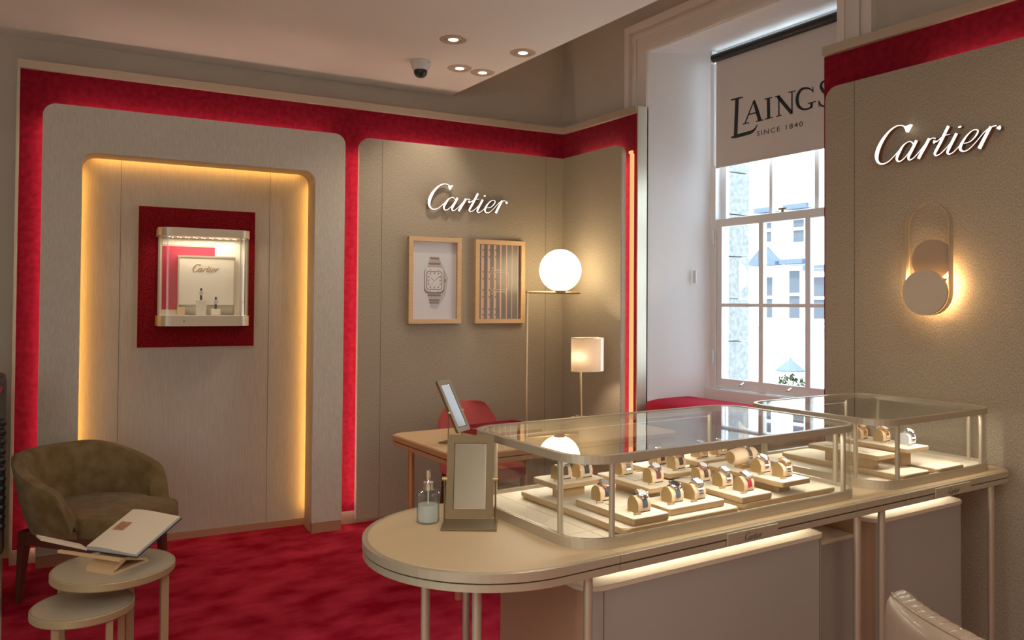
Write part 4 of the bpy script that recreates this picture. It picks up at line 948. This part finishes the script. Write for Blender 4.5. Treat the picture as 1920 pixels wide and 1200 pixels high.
for k in range(n):
    a = 2 * PI * k / n; br = .0012 * (k % 2)
    V.append([b.verts.new((x, (r + (br if r > .033 else 0)) * math.cos(a), .046 + (r + (br if r > .033 else 0)) * math.sin(a))) for x in (.004, .022) for r in (.0320, .0345)])
for k in range(n):
    a, c = V[k], V[(k + 1) % n]
    for i, j in ((0, 1), (1, 3), (3, 2), (2, 0)): b.faces.new((a[i], c[i], c[j], a[j]))
obj('strap', b, M['steel'], t)
T = Matrix.Translation((.013, -.008, .083)) @ Matrix.Rotation(math.radians(16), 4, 'X')
b = B(); lathe(b, [(0, -.003), (.016, -.003), (.018, 0), (.0175, .003), (.0145, .005), (0, .0046)], seg=28); cyl(b, (.017, 0, .001), (.021, 0, .001), .0022, seg=10)
for v in b.verts: v.co = T @ v.co
obj('case', b, M['steel'], t, smooth=True)
b = B(); lathe(b, [(0, .0058), (.0135, .0054), (.0135, .0046)], seg=24)
for v in b.verts: v.co = T @ v.co
obj('dial', b, M['dial_b'], t)

# ------------------------------------------------------------------ bottle and mirror on the counter end
t = thing('pump_bottle', 'ribbed clear glass pump bottle with a chrome pump on the counter end', 'bottle', (1.098, 2.185, CZ))
M['ribbed'] = glass_mat('ribbed_glass', (.86, .90, .90), 1.75)
b = B(); seg = 144
def rib(r, z): return [b.verts.new(((r + .0013 * math.cos(36 * 2 * PI * k / seg * 1.0)) * math.cos(2 * PI * k / seg), (r + .0013 * math.cos(36 * 2 * PI * k / seg)) * math.sin(2 * PI * k / seg), z)) for k in range(seg)]
rs = [rib(r, z) for r, z in ((.031, 0), (.0335, .003), (.0335, .085), (.031, .092), (.022, .098), (.013, .101), (.0125, .108))]
for a, c in zip(rs[:-1], rs[1:]):
    for k in range(seg): b.faces.new((a[k], a[(k + 1) % seg], c[(k + 1) % seg], c[k]))
b.faces.new(rs[0]); obj('body', b, M['ribbed'], t, smooth=False)
b = B(); lathe(b, [(0, .005), (.030, .005), (.030, .055), (0, .055)], seg=32)
M['liquid'] = bpy.data.materials.new('clear_soap'); M['liquid'].use_nodes = True
nt = M['liquid'].node_tree; pb = nt.nodes['Principled BSDF']; pb.inputs['Base Color'].default_value = (.9, .93, .92, 1); pb.inputs['Roughness'].default_value = .3; pb.inputs['Alpha'].default_value = .45
obj('liquid', b, M['liquid'], t, smooth=True)
b = B(); lathe(b, [(0, .099), (.0155, .099), (.0155, .122), (.006, .122), (.006, .128), (.0075, .130), (.0075, .158), (0, .160)], seg=28); cyl(b, (0, 0, .152), (-.012, -.016, .152), .003, seg=8); obj('pump', b, M['chrome'], t, smooth=True)
b = B(); cyl(b, (0, 0, .01), (0, 0, .10), .002, seg=8); obj('dip_tube', b, M['soap'], t)
table_mirror('bronze tilting table mirror standing on the counter end beside the pump bottle', (1.186, 2.080, CZ), math.radians(-33.5), math.radians(-13), .142, .245, .142, M['bronze'], .112, pz_off=.008)

# ------------------------------------------------------------------ armchair, nested tables, book
t = thing('armchair', 'olive-brown tub armchair with red-brown wooden legs by the nested tables', 'armchair', (.40, 4.60, 0), math.radians(-50))
# local +x is the way it faces
n = 40
def prof_top(a):   # a: degrees from the back; height of the rim
    a = abs(a); s = min(1, max(0, (a - 35) / 95)); s = s * s * (3 - 2 * s)
    return .735 - .155 * s
b = B(); secs = []
for k in range(n + 1):
    a = -120 + 240 * k / n; th = math.radians(180 + a)
    zt = prof_top(a); fl = 1.0; e = max(0, (abs(a) - 104) / 16.0); zt -= .16 * e * e
    c, s = math.cos(th), math.sin(th)
    pts = []
    for (ro, z) in ((.285, .355), (.300, .385), (.335, .50), (.372, zt - .03), (.372, zt - .008), (.352, zt), (.322, zt - .006), (.308, zt - .03), (.275, .50), (.262, .42), (.255, .355)):
        pts.append(b.verts.new((ro * c, ro * s, min(z, zt))))
    secs.append(pts)
for a, c in zip(secs[:-1], secs[1:]):
    for k in range(len(a)): b.faces.new((a[k], a[(k + 1) % len(a)], c[(k + 1) % len(a)], c[k]))
b.faces.new(secs[0]); b.faces.new(secs[-1]); shell = obj('shell', b, M['armfab'], t, smooth=True)
b = B(); quadbox(b, (-.2745, -.0012, .47), (.0015, 0, 0), (0, .0024, 0), (-.0345, 0, .235)); obj('seam', b, M['dark'], shell)
b = B(); rings = []
sp = [(.275 * math.cos(math.radians(a)), .275 * math.sin(math.radians(a))) for a in range(60, 301, 12)] + arc(.345 - .05, -.235 + .05, .05, 270, 360, 5) + arc(.345 - .05, .235 - .05, .05, 0, 90, 5)
for z, s in ((.345, .96), (.36, 1.0), (.435, 1.0), (.452, .97), (.460, .88)): rings.append([b.verts.new((x * s, y * s, z)) for x, y in sp])
for a, c in zip(rings[:-1], rings[1:]):
    for k in range(len(a)): b.faces.new((a[k], a[(k + 1) % len(a)], c[(k + 1) % len(a)], c[k]))
b.faces.new(rings[0]); b.faces.new(rings[-1]); obj('seat_cushion', b, M['armfab'], t, smooth=True)
b = B(); ring(b, rrect(-.235, .235, -.235, .235, .03, 3), rrect(-.205, .205, -.205, .205, .02, 3), .290, .357); obj('wooden_frame', b, M['walnut'], t)
for sx_, sy_ in ((-1, -1), (-1, 1), (1, -1), (1, 1)):
    b = B(); quad = []
    for z, x, s in ((0, .235, .011), (.357, .218, .022)):
        quad.append([b.verts.new((sx_ * x + dx * s, sy_ * x + dy * s, z)) for dx, dy in ((-1, -1), (1, -1), (1, 1), (-1, 1))])
    for k in range(4): b.faces.new((quad[0][k], quad[0][(k + 1) % 4], quad[1][(k + 1) % 4], quad[1][k]))
    b.faces.new(quad[0]); b.faces.new(quad[1]); obj('leg', b, M['walnut'], t)
def side_table(label, x, y, z, r, legs, lr=.0135):
    t = thing('nesting_table', label, 'side table', (x, y, 0), 0, 'round nested side tables')
    b = B(); lathe(b, [(0, z - .030), (r - .004, z - .030), (r, z - .026), (r, z - .003), (r - .003, z), (r - .008, z), (r - .008, z - .001), (0, z - .001)], seg=72); obj('rim', b, M['table_edge'], t, smooth=True)
    b = B(); lathe(b, [(r - .0085, z - .0012), (r - .0085, z - .0003), (0, z - .0003)], seg=72); obj('tabletop', b, M['table_top'], t)
    for a in legs:
        c, s = math.cos(math.radians(a)), math.sin(math.radians(a)); q = r * .86
        b = B(); quadbox(b, (q * c - lr, q * s - lr, 0), (2 * lr, 0, 0), (0, 2 * lr, 0), (0, 0, z - .03)); obj('leg', b, M['table_edge'], t)
side_table('taller round side table holding the open book', .357, 3.345, .50, .214, (-25, 65, 155, 10))
side_table('lower pale round side table tucked under the taller one', .248, 3.245, .41, .169, (-130, -60, 25, 115), .011)
bu = Vector((math.cos(math.radians(-52)), math.sin(math.radians(-52)), 0)); bv = Vector((-bu.y, bu.x, 0)); up = Vector((0, 0, 1))
ti = math.radians(21); bs = bv * math.cos(ti) + up * math.sin(ti); bn = bu.cross(bs)
t = thing('book_stand', 'folded wooden book stand on the taller side table', 'book stand', (.262, 3.325, .4997))
b = B(); w3 = .13
quadbox(b, (0, 0, 0), bu * w3, bv * .17, up * .009)
quadbox(b, (0, 0, .009), bu * w3, bv * .10 + up * .048, up * .009)
quadbox(b, bv * .01 + up * .052 , bu * w3, bv * .15 - up * .045 + bv * .0, up * .009)
quadbox(b, -bu * .14 - bv * .002 + up * .052, bu * .30, bv * .012, up * .010)
obj('stand', b, M['oak'], t)
S0 = Vector((.265, 3.375, .570)); hh = .24; ww = .235
t = thing('open_book', 'open book with a small sepia picture lying on the wooden stand', 'book', (S0.x, S0.y, S0.z))
b = B(); quadbox(b, -bn * .012, bu * (ww + .004), bs * (hh + .003), bn * .003); obj('cover', b, M['navy'], t)
b = B(); nx = 10; V = []
for i in range(nx + 1):
    u = i / nx; hgt = .004 + .010 * (4 * u * (1 - u)) * (1 - u) + .006 * (1 - u)
    V.append([b.verts.new(bu * (u * ww) + bs * v - bn * .009 + bn * k * (hgt + .006)) for v in (.003, hh) for k in (0, 1)])
for a, c in zip(V[:-1], V[1:]):
    for i, j in ((0, 1), (1, 3), (3, 2), (2, 0)):
        f = b.faces.new((a[i], c[i], c[j], a[j])); f.material_index = 0 if (i, j) == (1, 3) else 1
for s in (V[0], V[-1]): b.faces.new((s[0], s[1], s[3], s[2])).material_index = 1
obj('right_pages', b, [M['page'], M['page_edge']], t)
b = B()
def pg(u, v, o=.0012):
    uu = u; hgt = .004 + .010 * (4 * uu * (1 - uu)) * (1 - uu) + .006 * (1 - uu)
    return bu * (uu * ww) + bs * (v * hh) - bn * .009 + bn * (hgt + .006 + o)
q4 = [(.10, .44), (.33, .44), (.33, .66), (.10, .66)]
f = b.faces.new([b.verts.new(pg(*p)) for p in q4]); q5 = [(.15, .49), (.28, .49), (.28, .61), (.15, .61)]
obj('page_picture', b, M['picture'], t)
al = -bu * math.cos(math.radians(3)) + up * math.sin(math.radians(3))
aw = Vector((-.05, .985, -.165)).normalized()
b = B(); quadbox(b, -bn * .010, al * ww, aw * .19, up * .010); ob = obj('left_pages', b, M['page'], t)
# ------------------------------------------------------------------ customer chair cropped by the picture edge
t = thing('quilted_chair', 'beige leather chair with a channel-quilted curved backrest in front of the counter', 'chair', (2.055, .843, 0), math.radians(-25))
Rb = .46; hwid = .235; b = B(); NS = 168; secs = []
for k in range(NS + 1):
    s = -1 + 2 * k / NS; ang = s * .56; y = Rb * math.sin(ang) * 1.0; xo = -.33 + Rb * (1 - math.cos(ang))
    q = .008 * abs(math.cos(PI * (k / NS) * 14)) ** .5
    zt = .800 - .02 * s * s - .10 * max(0, abs(s) - .8) / .2 * max(0, abs(s) - .8) / .2
    pts = []
    for (dx, z, qq) in ((-.015, .40, 0), (-.030, .55, 0), (-.034, zt - .05, 0), (-.030, zt - .018, 0), (-.020, zt - .004, 0), (-.008, zt, .6), (.008, zt + .002, 1), (.026, zt - .006, 1), (.038, zt - .026, 1), (.046, zt - .08, 1), (.052, .55, 1), (.050, .42, 1)):
        pts.append(b.verts.new((xo + dx + q * qq * .8, y, z + (q * qq if z > .7 else 0))))
    secs.append(pts)
for a, c in zip(secs[:-1], secs[1:]):
    for k in range(len(a)): b.faces.new((a[k], a[(k + 1) % len(a)], c[(k + 1) % len(a)], c[k]))
b.faces.new(secs[0]); b.faces.new(secs[-1]); bo = obj('backrest', b, M['beige_leather'], t, smooth=True)
b = B()
prev = None
for k in range(NS + 1):
    s = -1 + 2 * k / NS; ang = s * .56; zt = .800 - .02 * s * s - .10 * (max(0, abs(s) - .8) / .2) ** 2
    p = Vector((-.33 + Rb * (1 - math.cos(ang)) - .016, Rb * math.sin(ang), zt + .001))
    if prev is not None: cyl(b, prev, p, .0022, seg=6, caps=False)
    prev = p
obj('piping', b, M['beige_leather'], bo, smooth=True)
b = B(); prism(b, rrect(-.29, .22, -.24, .24, .09), .40, .48, bev=.02); obj('seat', b, M['beige_leather'], t, smooth=True)
for x, y in ((-.22, -.2), (-.22, .2), (.18, -.2), (.18, .2)):
    b = B(); cyl(b, (x * 1.1, y * 1.1, 0), (x, y, .405), .011, .016, seg=12); obj('leg', b, M['champagne'], t)
